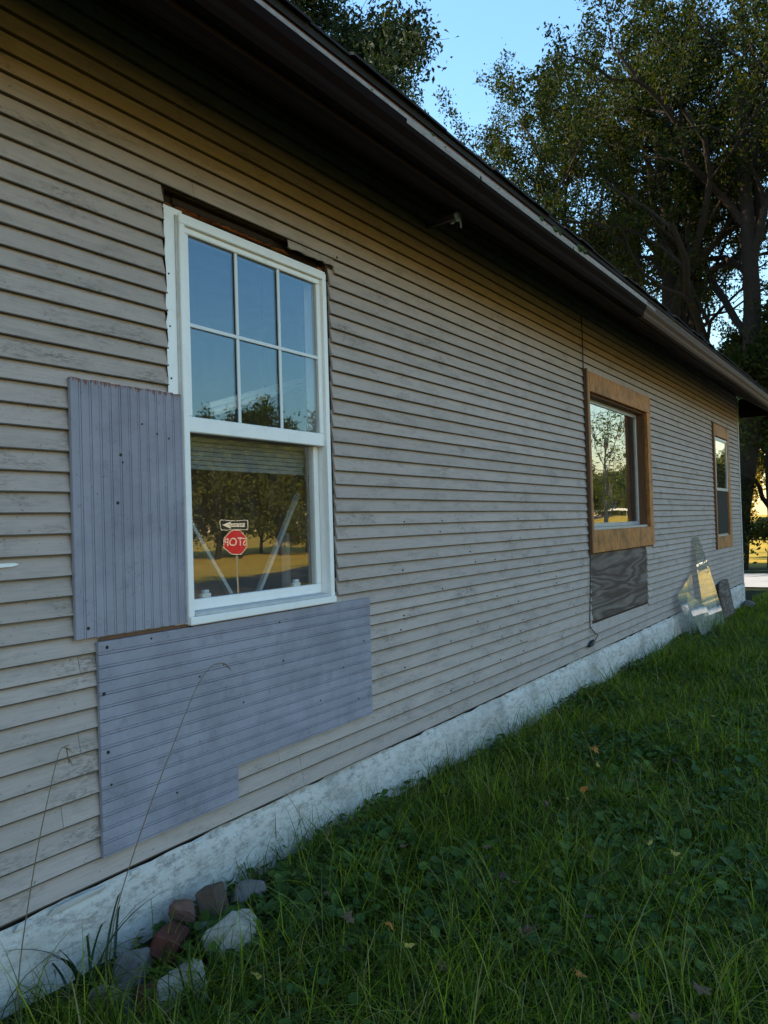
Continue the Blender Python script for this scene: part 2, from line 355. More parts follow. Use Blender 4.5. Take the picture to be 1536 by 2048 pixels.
# ------------------------------------------------------------------ house
WX0, WX1 = -3.0, 17.40          # front wall along X, exterior face of sheathing at y = 0
WD = 8.0                        # house depth
def E(z): return z + EYE
SOF = lambda x: .0125 * (x - 4.9)
house = empty('house', (7, 0, 0))
tag(house, 'long single-storey house with weathered beige clapboards and white limewashed foundation', 'house')
def hp(o):
    o.parent = house; o.matrix_parent_inverse = Matrix.Translation((-7, 0, 0)); return o
def holes_wall(x0, x1, z0, z1, y0, y1, holes):
    xs = sorted({x0, x1, *[h[0] for h in holes], *[h[1] for h in holes]}); zs = sorted({z0, z1, *[h[2] for h in holes], *[h[3] for h in holes]})
    def solid(i, j):
        if i < 0 or j < 0 or i >= len(xs) - 1 or j >= len(zs) - 1: return False
        cx = (xs[i] + xs[i + 1]) / 2; cz = (zs[j] + zs[j + 1]) / 2
        return not any(h[0] < cx < h[1] and h[2] < cz < h[3] for h in holes)
    b = MB()
    for i in range(len(xs) - 1):
        for j in range(len(zs) - 1):
            if not solid(i, j): continue
            a, c, d, e = xs[i], xs[i + 1], zs[j], zs[j + 1]
            b.add([(a, y0, d), (c, y0, d), (c, y0, e), (a, y0, e)], [(0, 1, 2, 3)]); b.add([(a, y1, d), (a, y1, e), (c, y1, e), (c, y1, d)], [(0, 1, 2, 3)])
            if not solid(i - 1, j): b.add([(a, y0, d), (a, y0, e), (a, y1, e), (a, y1, d)], [(0, 1, 2, 3)])
            if not solid(i + 1, j): b.add([(c, y0, d), (c, y1, d), (c, y1, e), (c, y0, e)], [(0, 1, 2, 3)])
            if not solid(i, j - 1): b.add([(a, y0, d), (a, y1, d), (c, y1, d), (c, y0, d)], [(0, 1, 2, 3)])
            if not solid(i, j + 1): b.add([(a, y0, e), (c, y0, e), (c, y1, e), (a, y1, e)], [(0, 1, 2, 3)])
    return b
TOP = E(2.30)
H1 = (2.52, 3.715, E(-.42), E(1.515)); H2 = (8.20, 10.42, E(-.125), E(1.31)); H3 = (14.90, 16.06, E(-.385), E(1.37))
wall = hp(holes_wall(WX0, WX1, .30, TOP + .12, 0, .14, [H1, H2, H3]).build('wall', M['sheath']))
bw = hp(holes_wall(WX0, WX1, .0, TOP + .12, WD - .14, WD, [(-.5, 1.2, 1.1, 2.6), (5.0, 6.4, 1.1, 2.6)]).build('back_wall', M['plaster']))  # unseen openings added in the back wall to let light into the rooms
b = MB(); b.box(WX0, WX0 + .14, .142, WD - .142, 0, TOP + .10); hp(b.build('end_wall', M['plaster']))
b = MB(); b.box(WX1 - .14, WX1, .142, WD - .142, 0, TOP + .10); hp(b.build('end_wall', M['plaster']))
b = MB(); b.box(WX0 + .14, WX1 - .14, .14, WD - .14, .30, .45); hp(b.build('floor', M['floorwood']))
b = MB(); b.box(WX0 + .14, WX1 - .14, .14, WD - .14, TOP, TOP + .06); hp(b.build('ceiling', M['plaster']))
b = MB(); b.box(7.3, 7.4, .142, WD - .142, .452, TOP - .002); hp(b.build('partition', M['plaster']))
b = MB(); b.box(12.9, 13.0, .142, WD - .142, .452, TOP - .002); hp(b.build('partition', M['plaster']))
# gable ends
for gxp in (WX0 + .02, WX1 - .02):
    b = MB(); z0 = TOP + .12; b.add([(gxp - .02, .0, z0), (gxp - .02, WD, z0), (gxp - .02, WD / 2, z0 + 1.9), (gxp + .02, 0, z0), (gxp + .02, WD, z0), (gxp + .02, WD / 2, z0 + 1.9)],
        [(0, 1, 2), (5, 4, 3), (0, 3, 4, 1), (1, 4, 5, 2), (2, 5, 3, 0)]); hp(b.build('gable', M['clap']))
# foundation: rough limewashed stone
fx = np.arange(WX0 - .02, WX1 + .035, .045); fzs = np.linspace(-.45, .285, 17)
FX, FZ = np.meshgrid(fx, fzs)
from mathutils import noise as mnoise
def fnz(x, z, s, o=0): return mnoise.noise(Vector((x * s, z * s * 1.3, o)))
FY = np.array([[(-.045 + .020 * fnz(x, z, 1.7) + .014 * fnz(x, z * 1.6, 6, 3) + .006 * fnz(x, z, 17, 5) + .035 * max(0, (z - .235) / .05) - .03 * max(0, -z)) for x in fx] for z in fzs])
FZ2 = FZ + np.where(FZ > .27, np.array([.012 * fnz(x, 0, 5, 9) for x in fx])[None, :], 0)
V = np.stack([FX, FY, FZ2], -1).reshape(-1, 3); n = len(fx)
i = (np.arange(len(fzs) - 1)[:, None] * n + np.arange(n - 1)[None, :]).ravel()
fm = np_mesh('foundation', V, np.stack([i, i + 1, i + 1 + n, i + n], -1), 4); fm.polygons.foreach_set('use_smooth', [True] * len(fm.polygons))
hp(mobj('foundation', fm, M['found']))
b = MB(); b.box(WX1 - .1, WX1 + .03, -.04, WD, -.5, .285); hp(b.build('foundation_end', M['found']))
b = MB(); b.box(WX0, WX1 - .1, .02, .16, -.5, .298); hp(b.build('foundation_core', M['sheath']))
# crumbling white mortar flakes along the sill
for (xa, xb_) in ((1.70, 1.80), (1.83, 2.10), (2.22, 2.26), (2.55, 2.62), (2.66, 2.70)):
    b = MB(); k = max(3, int((xb_ - xa) / .03)); bm = bmesh.new()
    for q in range(k * 5):
        bm.verts.new((xa + (xb_ - xa) * rnd.random(), -.030 - .014 * rnd.random(), .262 + .026 * rnd.random()))
    bmesh.ops.convex_hull(bm, input=bm.verts[:]); 
    bmesh.ops.delete(bm, geom=[v for v in bm.verts if not v.link_faces], context='VERTS')
    b.bm(bm); hp(b.build('mortar_flake', M['corner']))

# clapboards -------------------------------------------------------
COURSE = [-1.351, -1.263, -1.183, -1.098, -1.010, -.924, -.841, -.757, -.679, -.598, -.537, -.467, -.390, -.313, -.237, -.160, -.078, 0.0, .079, .157, .234, .313, .397, .477, .559, .636, .719, .797, .878, .961, 1.039, 1.119, 1.199, 1.279, 1.359, 1.438, 1.519, 1.596, 1.676, 1.752, 1.829, 1.908, 1.988, 2.068, 2.147, 2.226]
CUTS = [(2.50, 3.722, -.425, 1.44, .007), (2.50, 3.775, 1.44, 1.515, .007), (8.07, 10.58, -.355, 1.515, .0), (8.10, 10.29, -1.075, -.30, .006), (14.72, 16.26, -.585, 1.578, .0)]
def clapboard(xa, xb_, z0, z1, drop=(0, 0), ja=0, jb=0):
    n = max(2, int((xb_ - xa) / .28)); b = MB(); xs = [xa + (xb_ - xa) * k / n for k in range(n + 1)]
    v = []; lap = .022; ph = z0 * 37
    for k, x in enumerate(xs):
        t = k / n; dz = drop[0] * (1 - t) + drop[1] * t
        wv = .0016 * mnoise.noise(Vector((x * 1.9, ph, 0))) + .0012 * mnoise.noise(Vector((x * 7, ph, 3)))
        wy = .0018 * mnoise.noise(Vector((x * 1.3, ph, 7))) - abs(dz) * .25
        xx = x + (ja * rnd.uniform(-1, 1) if k == 0 else 0) + (jb * rnd.uniform(-1, 1) if k == n else 0)
        v += [(xx, -.0265 + wy, z0 + wv + dz), (xx, -.0258 + wy, z0 + .0050 + wv + dz), (xx, -.0045 + wy * .3, z1 + lap + dz * .3), (xx, -.0015, z1 + lap + dz * .3), (xx, -.008 + wy, z0 + wv + dz)]
    f = [(i * 5 + j, i * 5 + (j + 1) % 5, i * 5 + 5 + (j + 1) % 5, i * 5 + 5 + j) for i in range(n) for j in range(5)] + [(4, 3, 2, 1, 0), tuple(n * 5 + j for j in range(5))]
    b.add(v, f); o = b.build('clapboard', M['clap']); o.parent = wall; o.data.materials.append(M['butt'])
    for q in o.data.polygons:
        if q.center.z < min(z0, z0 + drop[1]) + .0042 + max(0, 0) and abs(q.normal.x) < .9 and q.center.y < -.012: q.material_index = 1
    return o
for ci, zc in enumerate(COURSE):
    z0 = zc; z1 = COURSE[ci + 1] if ci + 1 < len(COURSE) else zc + .079
    spans = [(WX0, WX1 - .055)]
    for (a, c, lo, hi, jit) in CUTS:
        if (z0 + z1) / 2 > lo and (z0 + z1) / 2 < hi:
            ns = []
            for s in spans:
                if c <= s[0] or a >= s[1]: ns.append(s); continue
                if a > s[0]: ns.append((s[0], a))
                if c < s[1]: ns.append((c, s[1]))
            spans = ns
    for (a, c) in spans:
        # one or two butt joints in long runs
        js = [a]
        if c - a > 6.5:
            k = 2 if c - a > 12 else 1
            for q in range(k): js.append(a + (c - a) * ((q + 1) / (k + 1)) + rnd.uniform(-1.3, 1.3))
        js.append(c)
        for q in range(len(js) - 1):
            p, r = js[q] + (.0012 if q else 0), js[q + 1] - (.0012 if q < len(js) - 2 else 0)
            drop = (0, 0)
            if ci in (4,) and abs(r - 8.10) < .02: 
                p = max(p, 6.4); 
                if p > js[q]: clapboard(js[q], p - .002, E(z0), E(z1))
                drop = (0, -.022)
            clapboard(p, r, E(z0) , E(z1), drop, .006 if abs(p - 3.722) < .01 or abs(p - 3.775) < .01 or abs(p - 10.29) < .01 else 0, .006 if abs(r - 2.5) < .01 or abs(r - 8.10) < .01 else 0)
nme = MB().tube([(0, -.0015, 0), (0, .004, 0)], .0052, 7).mesh('nail'); nme.materials.append(M['nail'])
for ci in range(2, 18):
    for k in range(9):
        x = (4.42, 4.98, 5.41, 5.86, 6.28, 6.72, 7.15, 7.58, 7.92)[k] + rnd.uniform(-.06, .06)
        if rnd.random() < .68: continue
        o = bpy.data.objects.new('nail', nme); link(o, wall); o.location = (x, -.0262, E(COURSE[ci]) + .018 + rnd.uniform(-.003, .004))
b = MB(); b.box(WX1 - .054, WX1 + .02, -.034, -.0005, .29, E(2.24), .003); hp(b.build('corner_board', M['corner']))
b = MB(); b.add([(1.60, -.0275, 3.21 - EYE - .012), (1.755, -.0275, 1.552), (1.762, -.0275, 1.545), (1.74, -.0275, 1.538), (1.60, -.0275, 1.535)], [(0, 1, 2, 3, 4)])
b.v = [(x, -.0262 if z > 1.548 else -.0268, z) for x, y, z in [(1.58, 0, 1.556), (1.752, 0, 1.553), (1.764, 0, 1.547), (1.74, 0, 1.541), (1.58, 0, 1.537)]]
hp(b.build('paint_smear', M['white']))

# eave ---------------------------------------------------------------
KE = .873
def T(y, z): return (-D + (y + D) * KE, E(z * KE))   # overhang 0.78 m
SOFE = lambda x: SOF(x) * KE
RX0, RX1 = WX0 - .4, WX1 + .4
xs_e = [RX0 + (RX1 - RX0) * k / 40 for k in range(41)]
sag = lambda x: SOFE(x) + .004 * math.sin(x * 1.1)
roof = MB(); ye, ze = T(-.455, 2.318); ze2 = T(-.455, 2.36)[1]
roof.extrude_x([(ye, ze), (0, E(2.40)), (WD / 2, E(4.10)), (WD - ye, ze), (WD - ye, ze2), (WD / 2, E(4.20)), (0, E(2.46)), (ye, ze2)], xs_e, SOFE)
roof_o = hp(roof.build('roof', M['shingle']))
def rp(b, name, mat, smooth=False):
    o = b.build(name, mat, smooth=smooth); o.parent = roof_o; return o
roof_o.matrix_parent_inverse = Matrix.Translation((-7, 0, 0))
# worn shingle tabs along the edge
x = RX0
while x < RX1 - .1:
    w = .30 + rnd.uniform(-.02, .02); e = min(x + w - .006, RX1)
    d = rnd.uniform(-.012, .012); s = SOFE((x + e) / 2); b = MB(); y0 = ye - .018 + d; za = ze2 + s + .002; y1 = ye + .2; zb = za + .2 * .42
    b.add([(x, y0, za - .006), (e, y0, za - .006), (e, y1, zb), (x, y1, zb), (x, y0, za + .006), (e, y0, za + .006), (e, y1, zb + .012), (x, y1, zb + .012)],
          [(0, 3, 2, 1), (4, 5, 6, 7), (0, 1, 5, 4), (1, 2, 6, 5), (2, 3, 7, 6), (3, 0, 4, 7)])
    rp(b, 'shingle', M['shingle']); x += w
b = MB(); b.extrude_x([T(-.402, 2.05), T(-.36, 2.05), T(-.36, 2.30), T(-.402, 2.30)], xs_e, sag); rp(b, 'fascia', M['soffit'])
b = MB(); b.extrude_x([T(-.449, 2.245), T(-.441, 2.245), T(-.430, 2.349), T(-.438, 2.349)], xs_e, SOFE); rp(b, 'drip_edge', M['drip'])
# k-style gutter in two lengths
gprof = [T(-.406, 2.225), T(-.406, 2.075), T(-.472, 2.070), T(-.486, 2.095), T(-.492, 2.125), T(-.516, 2.160), T(-.522, 2.205),
         T(-.517, 2.205), T(-.511, 2.162), T(-.487, 2.127), T(-.481, 2.098), T(-.469, 2.076), T(-.411, 2.081), T(-.411, 2.225)]
lprof = [T(-.5235, 2.2055), T(-.5235, 2.228), T(-.498, 2.228), T(-.498, 2.223), T(-.5185, 2.223), T(-.5185, 2.2055)]
for xa, xb_ in ((RX0, 4.1), (4.104, 7.6), (7.604, RX1)):
    xs = [xa + (xb_ - xa) * k / 18 for k in range(19)]
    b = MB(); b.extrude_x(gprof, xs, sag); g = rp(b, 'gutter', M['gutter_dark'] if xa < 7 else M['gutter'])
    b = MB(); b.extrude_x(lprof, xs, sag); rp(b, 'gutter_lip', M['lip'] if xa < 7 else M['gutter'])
# chalky weathered front band on the middle length
for k, (xa, xb_) in enumerate(((3.3, 4.09), (4.11, 5.6), (5.62, 7.9))):
    xs = [xa + (xb_ - xa) * q / 12 for q in range(13)]
    b = MB(); b.extrude_x([T(-.5208, 2.1850), T(-.5235, 2.204), T(-.5250, 2.204), T(-.5223, 2.1840)], xs, sag); rp(b, 'gutter_face_strip', M['lip'])
xx = 3.0
while xx < 12:
    s = sag(xx); b = MB(); q0 = T(-.526, 2.214); q1 = T(-.44, 2.232); b.bar((xx, q0[0], q0[1] + s), (xx, q1[0], q1[1] + s), .016, .004); rp(b, 'gutter_strap', M['gutter']); xx += .62 + rnd.random() * .2
for (mx, ms) in ((5.0, .020), (5.25, .026), (5.34, .020), (5.75, .034), (5.85, .026), (8.6, .02), (3.55, .014)):
    bm = bmesh.new(); bmesh.ops.create_icosphere(bm, subdivisions=2, radius=ms)
    for v in bm.verts:
        v.co = Vector((v.co.x * 1.7, v.co.y, v.co.z * .8)) * (1 + .35 * mnoise.noise(v.co * 60 + Vector((mx, 0, 0)))) + Vector((mx, T(-.512, 0)[0], T(0, 2.232)[1] + sag(mx)))
    rp(MB().bm(bm), 'moss_clump', M['moss'])
# sloping soffit planks and rafter tails
fy, fz = T(-.36, 2.06); wz = E(2.20)
NR = 6
for r in range(NR):
    t0 = r / NR; t1 = (r + 1) / NR - .006; x = RX0
    Y = lambda t: fy + .001 + (-.028 - fy) * t
    Z = lambda t, xq: (fz + SOFE(xq)) * (1 - t) + (wz + SOF(xq)) * t
    while x < RX1 - .3:
        e = min(x + rnd.uniform(2.4, 3.6), RX1); d = rnd.uniform(-.004, .004); q = e - .004; b = MB()
        b.add([(x, Y(t0), Z(t0, x) + d), (q, Y(t0), Z(t0, q) + d), (q, Y(t1), Z(t1, q) + d), (x, Y(t1), Z(t1, x) + d),
               (x, Y(t0), Z(t0, x) + .02), (q, Y(t0), Z(t0, q) + .02), (q, Y(t1), Z(t1, q) + .02), (x, Y(t1), Z(t1, x) + .02)],
              [(0, 3, 2, 1), (4, 5, 6, 7), (0, 1, 5, 4), (1, 2, 6, 5), (2, 3, 7, 6), (3, 0, 4, 7)])
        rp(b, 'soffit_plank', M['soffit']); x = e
b = MB(); b.box(RX1 - .04, RX1 + .0, fy, -.0, fz + SOFE(RX1), E(2.15) + SOF(RX1)); rp(b, 'rake_return', M['soffit'])

# ------------------------------------------------------------------ windows
def win(name, label):
    o = empty(name, (0, 0, 0)); o.parent = house; o.matrix_parent_inverse = Matrix.Translation((-7, 0, 0)); o['label'] = label; return o
w1 = win('window', 'new white vinyl double-hung window with gridded upper sash')
def part(b, name, mat, parent, **k): return b.build(name, mat, parent, **k)
fx0, fx1, fz0, fz1 = 2.565, 3.657, 1.232, 3.052
# nailing fin
b = MB(); b.box(2.49, 3.70, -.006, -.003, 3.03, 3.080); part(b, 'nail_fin', M['vinyl'], w1)
b = MB(); v = []; zz = 1.24
prof = []
while zz < 3.09: prof.append((2.497 + rnd.uniform(-.006, .006), zz)); zz += .04
n = len(prof)
b.add([(x, -.0255, z) for x, z in prof] + [(2.60, -.0255, z) for x, z in prof] + [(x, -.0235, z) for x, z in prof] + [(2.60, -.0235, z) for x, z in prof],
      [(i, n + i, n + i + 1, i + 1) for i in range(n - 1)] + [(2 * n + i, 2 * n + i + 1, 3 * n + i + 1, 3 * n + i) for i in range(n - 1)] + [(i, i + 1, 2 * n + i + 1, 2 * n + i) for i in range(n - 1)])
part(b, 'nail_fin', M['vinyl'], w1)
# frame members (front plane y = -.045)
yf = -.045
b = MB(); b.box(fx0, fx0 + .034, yf, .09, fz0 + .036, fz1 - .036, .003); part(b, 'frame_jamb', M['vinyl'], w1)
b = MB(); b.box(fx0 - .012, fx0 - .0005, yf + .012, .06, fz0, fz1, .002); part(b, 'frame_side_channel', M['vinyl_side'], w1)
b = MB(); b.box(fx1 - .034, fx1, yf, .09, fz0 + .036, fz1 - .036, .003); part(b, 'frame_jamb', M['vinyl'], w1)
b = MB(); b.box(fx0, fx1, yf, .09, fz1 - .0355, fz1, .003); part(b, 'frame_head', M['vinyl'], w1)
b = MB(); b.box(fx0 + .01, fx1 - .01, yf + .012, .0, fz1 + .0005, fz1 + .016, .002); part(b, 'head_channel', M['vinyl'], w1)
b = MB(); b.box(fx0, fx1, yf - .012, .09, fz0, fz0 + .0355, .004); part(b, 'sill', M['vinyl'], w1)
b = MB(); b.box(fx0 + .036, fx1 - .036, yf - .004, .05, fz0 + .036, fz0 + .052, .003); part(b, 'sill_track', M['vinyl_side'], w1)
# upper sash
ux0, ux1 = fx0 + .0345, fx1 - .0345; mz = 2.092; uz1 = fz1 - .036
ys = -.028
def sash(name, x0, x1, z0, z1, y0, y1, st, tr, br):
    s = MB(); s.box(x0, x0 + st, y0, y1, z0 + br, z1 - tr, .004); s.box(x1 - st, x1, y0, y1, z0 + br, z1 - tr, .004)
    s.box(x0, x1, y0, y1, z1 - tr + .0004, z1, .004); s.box(x0, x1, y0, y1, z0, z0 + br - .0004, .004)
    return part(s, name, M['vinyl'], w1)
sash('upper_sash', ux0, ux1, mz, uz1, ys, ys + .034, .036, .030, .070)
gx0, gx1, gz0, gz1 = ux0 + .036, ux1 - .036, mz + .07, uz1 - .03
b = MB(); b.box(gx0 - .006, gx1 + .006, ys + .015, ys + .020, gz0 - .006, gz1 + .006); part(b, 'pane', M['glass'], w1)
pw = (gx1 - gx0) / 3; hz = gz0 + (gz1 - gz0) * .505
for k in (1, 2):
    for (za, zb) in ((gz0, hz - .0095), (hz + .0095, gz1)):
        b = MB(); b.box(gx0 + pw * k - .010, gx0 + pw * k + .010, ys + .006, ys + .0145, za, zb, .002); part(b, 'muntin', M['grille'], w1)
b = MB(); b.box(gx0, gx1, ys + .0062, ys + .0146, hz - .009, hz + .009, .002); part(b, 'muntin', M['grille'], w1)
# lower sash, set back
yl = .016
sash('lower_sash', ux0 + .004, ux1 - .004, fz0 + .053, mz + .055, yl, yl + .034, .040, .050, .052)
lx0, lx1, lz0, lz1 = ux0 + .044, ux1 - .044, fz0 + .105, mz + .005
b = MB(); b.box(lx0 - .006, lx1 + .006, yl + .015, yl + .020, lz0 - .006, lz1 + .006); part(b, 'pane', M['glass_low'], w1)
for lx in (lx0 + .13, lx1 - .13):
    b = MB(); b.box(lx - .03, lx + .03, yl + .036, yl + .06, lz0 - .004, lz0 + .018, .004); b.box(lx - .018, lx + .018, yl + .036, yl + .058, lz0 + .0185, lz0 + .034, .004); part(b, 'sash_latch', M['white'], w1)
b = MB()
for k in range(7): b.box(lx0 - .02, lx1 + .02, .10 + .004 * (k % 2), .112 + .004 * (k % 2), lz1 - .005 - .022 * (k + 1), lz1 - .007 - .022 * k, .002)
part(b, 'blind', M['shade'], w1)
for k in range(9):      # nail heads along the top fin
    b = MB(); x = 2.515 + k * .141 + rnd.uniform(-.02, .02); b.tube([(x, -.0095, 3.068 + rnd.uniform(-.006, .005)), (x, -.003, 3.068)], .006, 8); part(b, 'nail', M['nail'], w1)
for k in range(7):
    b = MB(); z = 1.35 + k * .24 + rnd.uniform(-.03, .03); b.tube([(2.513, -.0275, z), (2.513, -.024, z)], .0045, 8); part(b, 'nail', M['nail'], w1)
# exposed rough opening round the window
b = MB(); n = 16; xs = [3.36 + .41 * k / n for k in range(n + 1)]; zb = [3.128 + rnd.uniform(-.006, .007) for k in xs]
b.add([(x, -.0215, z) for x, z in zip(xs, zb)] + [(x, -.0175, 3.172) for x in xs] + [(x, -.010, z) for x, z in zip(xs, zb)], [(k, k + 1, n + 2 + k, n + 1 + k) for k in range(n)] + [(2 * n + 2 + k, 2 * n + 3 + k, k + 1, k) for k in range(n)]); o = b.build('clapboard_remnant', M['clap']); o.parent = wall
ro = win('rough_opening', 'dark splintered header exposed above the white window')
b = MB(); b.box(2.522, 3.713, .045, .13, 3.112, 3.163); part(b, 'header', M['char'], ro)
b = MB(); b.box(2.60, 3.30, .030, .0445, 3.126, 3.160, .004); part(b, 'header_board', M['char'], ro)
for k in range(11):
    x = 2.60 + k * .068 + rnd.uniform(-.02, .02); w = rnd.uniform(.06, .16)
    b = MB(); b.add([(x, .012, 3.112), (x + w, .006, 3.098), (x + w * .95, .02, 3.094 + rnd.uniform(0, .02)), (x, .03, 3.100), (x + w * .5, -.002, 3.112)], [(0, 3, 2, 1), (0, 1, 4), (0, 4, 3), (1, 2, 4), (2, 3, 4)])
    part(b, 'splinter', M['header'], ro)
b = MB(); b.box(2.524, 2.575, .012, .13, 3.03, 3.111); part(b, 'stud', M['header'], ro)
b = MB(); b.box(3.668, 3.713, .02, .13, 1.235, 3.111); part(b, 'stud', M['header'], ro)
b = MB(); b.box(2.524, 2.562, .03, .13, 1.235, 3.029); part(b, 'stud', M['char'], ro)
b = MB(); b.box(2.57, 3.66, .06, .13, 3.06, 3.111); part(b, 'lintel', M['char'], ro)
b = MB(); b.tube([(3.79 + .0, -.029, 3.185), (3.80, -.023, 3.185)], .006, 6); part(b, 'nail', M['nail'], ro)

def trimmed(label, X0, X1, Z0, Z1, hx0, hx1, hz0, hz1, gy, dbl):
    w = win('window', label); t = -.040 if dbl else -.048
    b = MB(); b.box(hx0, X1 - .002, t, -.0005, hz1, Z1, .004); part(b, 'head_trim', M['trim'], w)
    b = MB(); b.box(X0 + .034, X1 - .002, t, -.0005, Z0, hz0 + .004, .004); part(b, 'sill_trim', M['trim'], w)
    b = MB(); b.box(X0 + .034, hx0 - .001, t + .004, -.0005, hz0 + .005, Z1, .004); part(b, 'side_trim', M['trim'], w)
    b = MB(); b.box(X0, X0 + .033, t - .012, -.0005, Z0 - .01, Z1 + .012, .003); part(b, 'edge_trim', M['jamb'], w)
    b = MB(); b.box(hx1 + .001, X1 - .004, t + .003, -.0005, hz0 + .005, hz1 - .001, .004); part(b, 'side_trim', M['trim'], w)
    j = MB(); d1 = .137
    j.box(hx0 - .0, hx0 + .02, .0, d1, hz0, hz1); part(j, 'jamb', M['jamb'], w)
    j = MB(); j.box(hx1 - .02, hx1, .0, d1, hz0, hz1); part(j, 'jamb', M['jamb'], w)
    j = MB(); j.box(hx0 + .0205, hx1 - .0205, .0, d1, hz1 - .02, hz1); part(j, 'jamb', M['jamb'], w)
    j = MB(); j.box(hx0 + .0205, hx1 - .0205, -.01, d1, hz0 + .005, hz0 + .03); part(j, 'stool', M['alu'], w)
    a, c, p, q = hx0 + .0215, hx1 - .0215, hz0 + .031, hz1 - .021
    def fr(x0, x1, z0, z1, y0, s, nm):
        f = MB(); f.box(x0, x0 + s, y0, y0 + .03, z0 + s, z1 - s, .003); f.box(x1 - s, x1, y0, y0 + .03, z0 + s, z1 - s, .003); f.box(x0, x1, y0, y0 + .03, z0, z0 + s - .0005, .003); f.box(x0, x1, y0, y0 + .03, z1 - s + .0005, z1, .003)
        return part(f, nm, M['alu'], w)
    if not dbl:
        fr(a, c, p, q, gy, .045, 'sash')
        g = MB(); g.box(a + .04, c - .04, gy + .012, gy + .018, p + .04, q - .04); part(g, 'pane', M['glass_far'], w)
        cu = MB()
        for k in range(7): cu.box(c - .55 + k * .07, c - .484 + k * .07, gy + .055 + .012 * (k % 2), gy + .075 + .012 * (k % 2), p + .01, q - .01, .005)
        part(cu, 'curtain', M['curtain'], w)
    else:
        md = E(.45); fr(a, c, md - .03, q, gy, .05, 'upper_sash'); fr(a, c, p, md + .03, gy + .035, .05, 'lower_sash')
        g = MB(); g.box(a + .045, c - .045, gy + .012, gy + .018, md + .015, q - .045); part(g, 'pane', M['glass_far'], w)
        g = MB(); g.box(a + .045, c - .045, gy + .012, gy + .016, p + .02, md - .032); part(g, 'screen', M['dark'], w)
    return w
trimmed('wide picture window framed in stained bare pine boards', 8.07, 10.58, E(-.355), E(1.515), *[H2[0], H2[1], H2[2], H2[3]], .085, False)
trimmed('narrow far window in pine trim with dark lower screen', 14.72, 16.26, E(-.585), E(1.578), *[H3[0], H3[1], H3[2], H3[3]], -.030, True)
b = MB(); b.box(8.112, 10.278, -.013, -.0008, E(-1.05), E(-.366), .001); o = hp(b.build('plywood_patch', M['ply'])); o['label'] = 'bare weathered plywood patch with wavy grain under the picture window'

# cable and bracket arm ------------------------------------------------
def thing1(b, name, mat, label, cat, group=None, smooth=False): return tag(b.build(name, mat, smooth=smooth), label, cat, group)
cab = empty('cable', (8.05, -.03, .4)); tag(cab, 'black cable hanging down the clapboards beside the picture window', 'cable')
def cp(b, n, m): o = b.build(n, m); o.parent = cab; o.matrix_parent_inverse = Matrix.Translation((-8.05, .03, -.4)); return o
b = MB(); b.tube([(8.050, -.031, E(2.06)), (8.057, -.031, 3.5), (8.052, -.032, 3.2), (8.048, -.036, 3.0), (8.045, -.035, 2.0), (8.050, -.036, 1.3), (8.04, -.034, 1.0), (7.985, -.033, .62), (7.99, -.034, .56), (8.10, -.038, .50), (8.21, -.040, .455), (8.12, -.042, .425), (8.02, -.043, .41)], .0052, 6); cp(b, 'cord', M['cable'])
b = MB(); b.tube([(8.04, -.044, .415), (7.97, -.046, .400), (7.90, -.046, .385)], [.022, .026, .014], 8); cp(b, 'plug', M['cable'])
arm = empty('bracket_arm', (4.894, -.02, E(2.03))); tag(arm, 'rusty bracket arm with white insulators under the eave', 'bracket')
def ap(b, n, m, sm=False): o = b.build(n, m, smooth=sm); o.parent = arm; o.matrix_parent_inverse = Matrix.Translation((-4.894, .02, -E(2.03))); return o
tip = Vector((4.52, -.43, E(1.905)))
b = MB(); b.bar((4.894, -.024, E(2.04)), tip, .034, .034); ap(b, 'arm', M['arm'])
b = MB(); b.tube([tip + Vector(v) for v in ((0, -.002, .022), (0, -.008, .008), (0, -.010, -.014), (0, -.006, -.034))], [.014, .022, .021, .010], 10); ap(b, 'insulator', M['ceramic'], True)
b = MB(); b.tube([tip + Vector(v) for v in ((.004, -.020, -.006), (.012, -.026, -.04), (.016, -.022, -.075))], [.008, .009, .005], 7); ap(b, 'lead', M['ceramic'], True)
b = MB(); b.tube([tip + Vector(v) for v in ((-.006, 0, -.022), (-.022, .012, -.046), (-.034, .022, -.054))], [.009, .008, .005], 7); ap(b, 'lead', M['ceramic'], True)

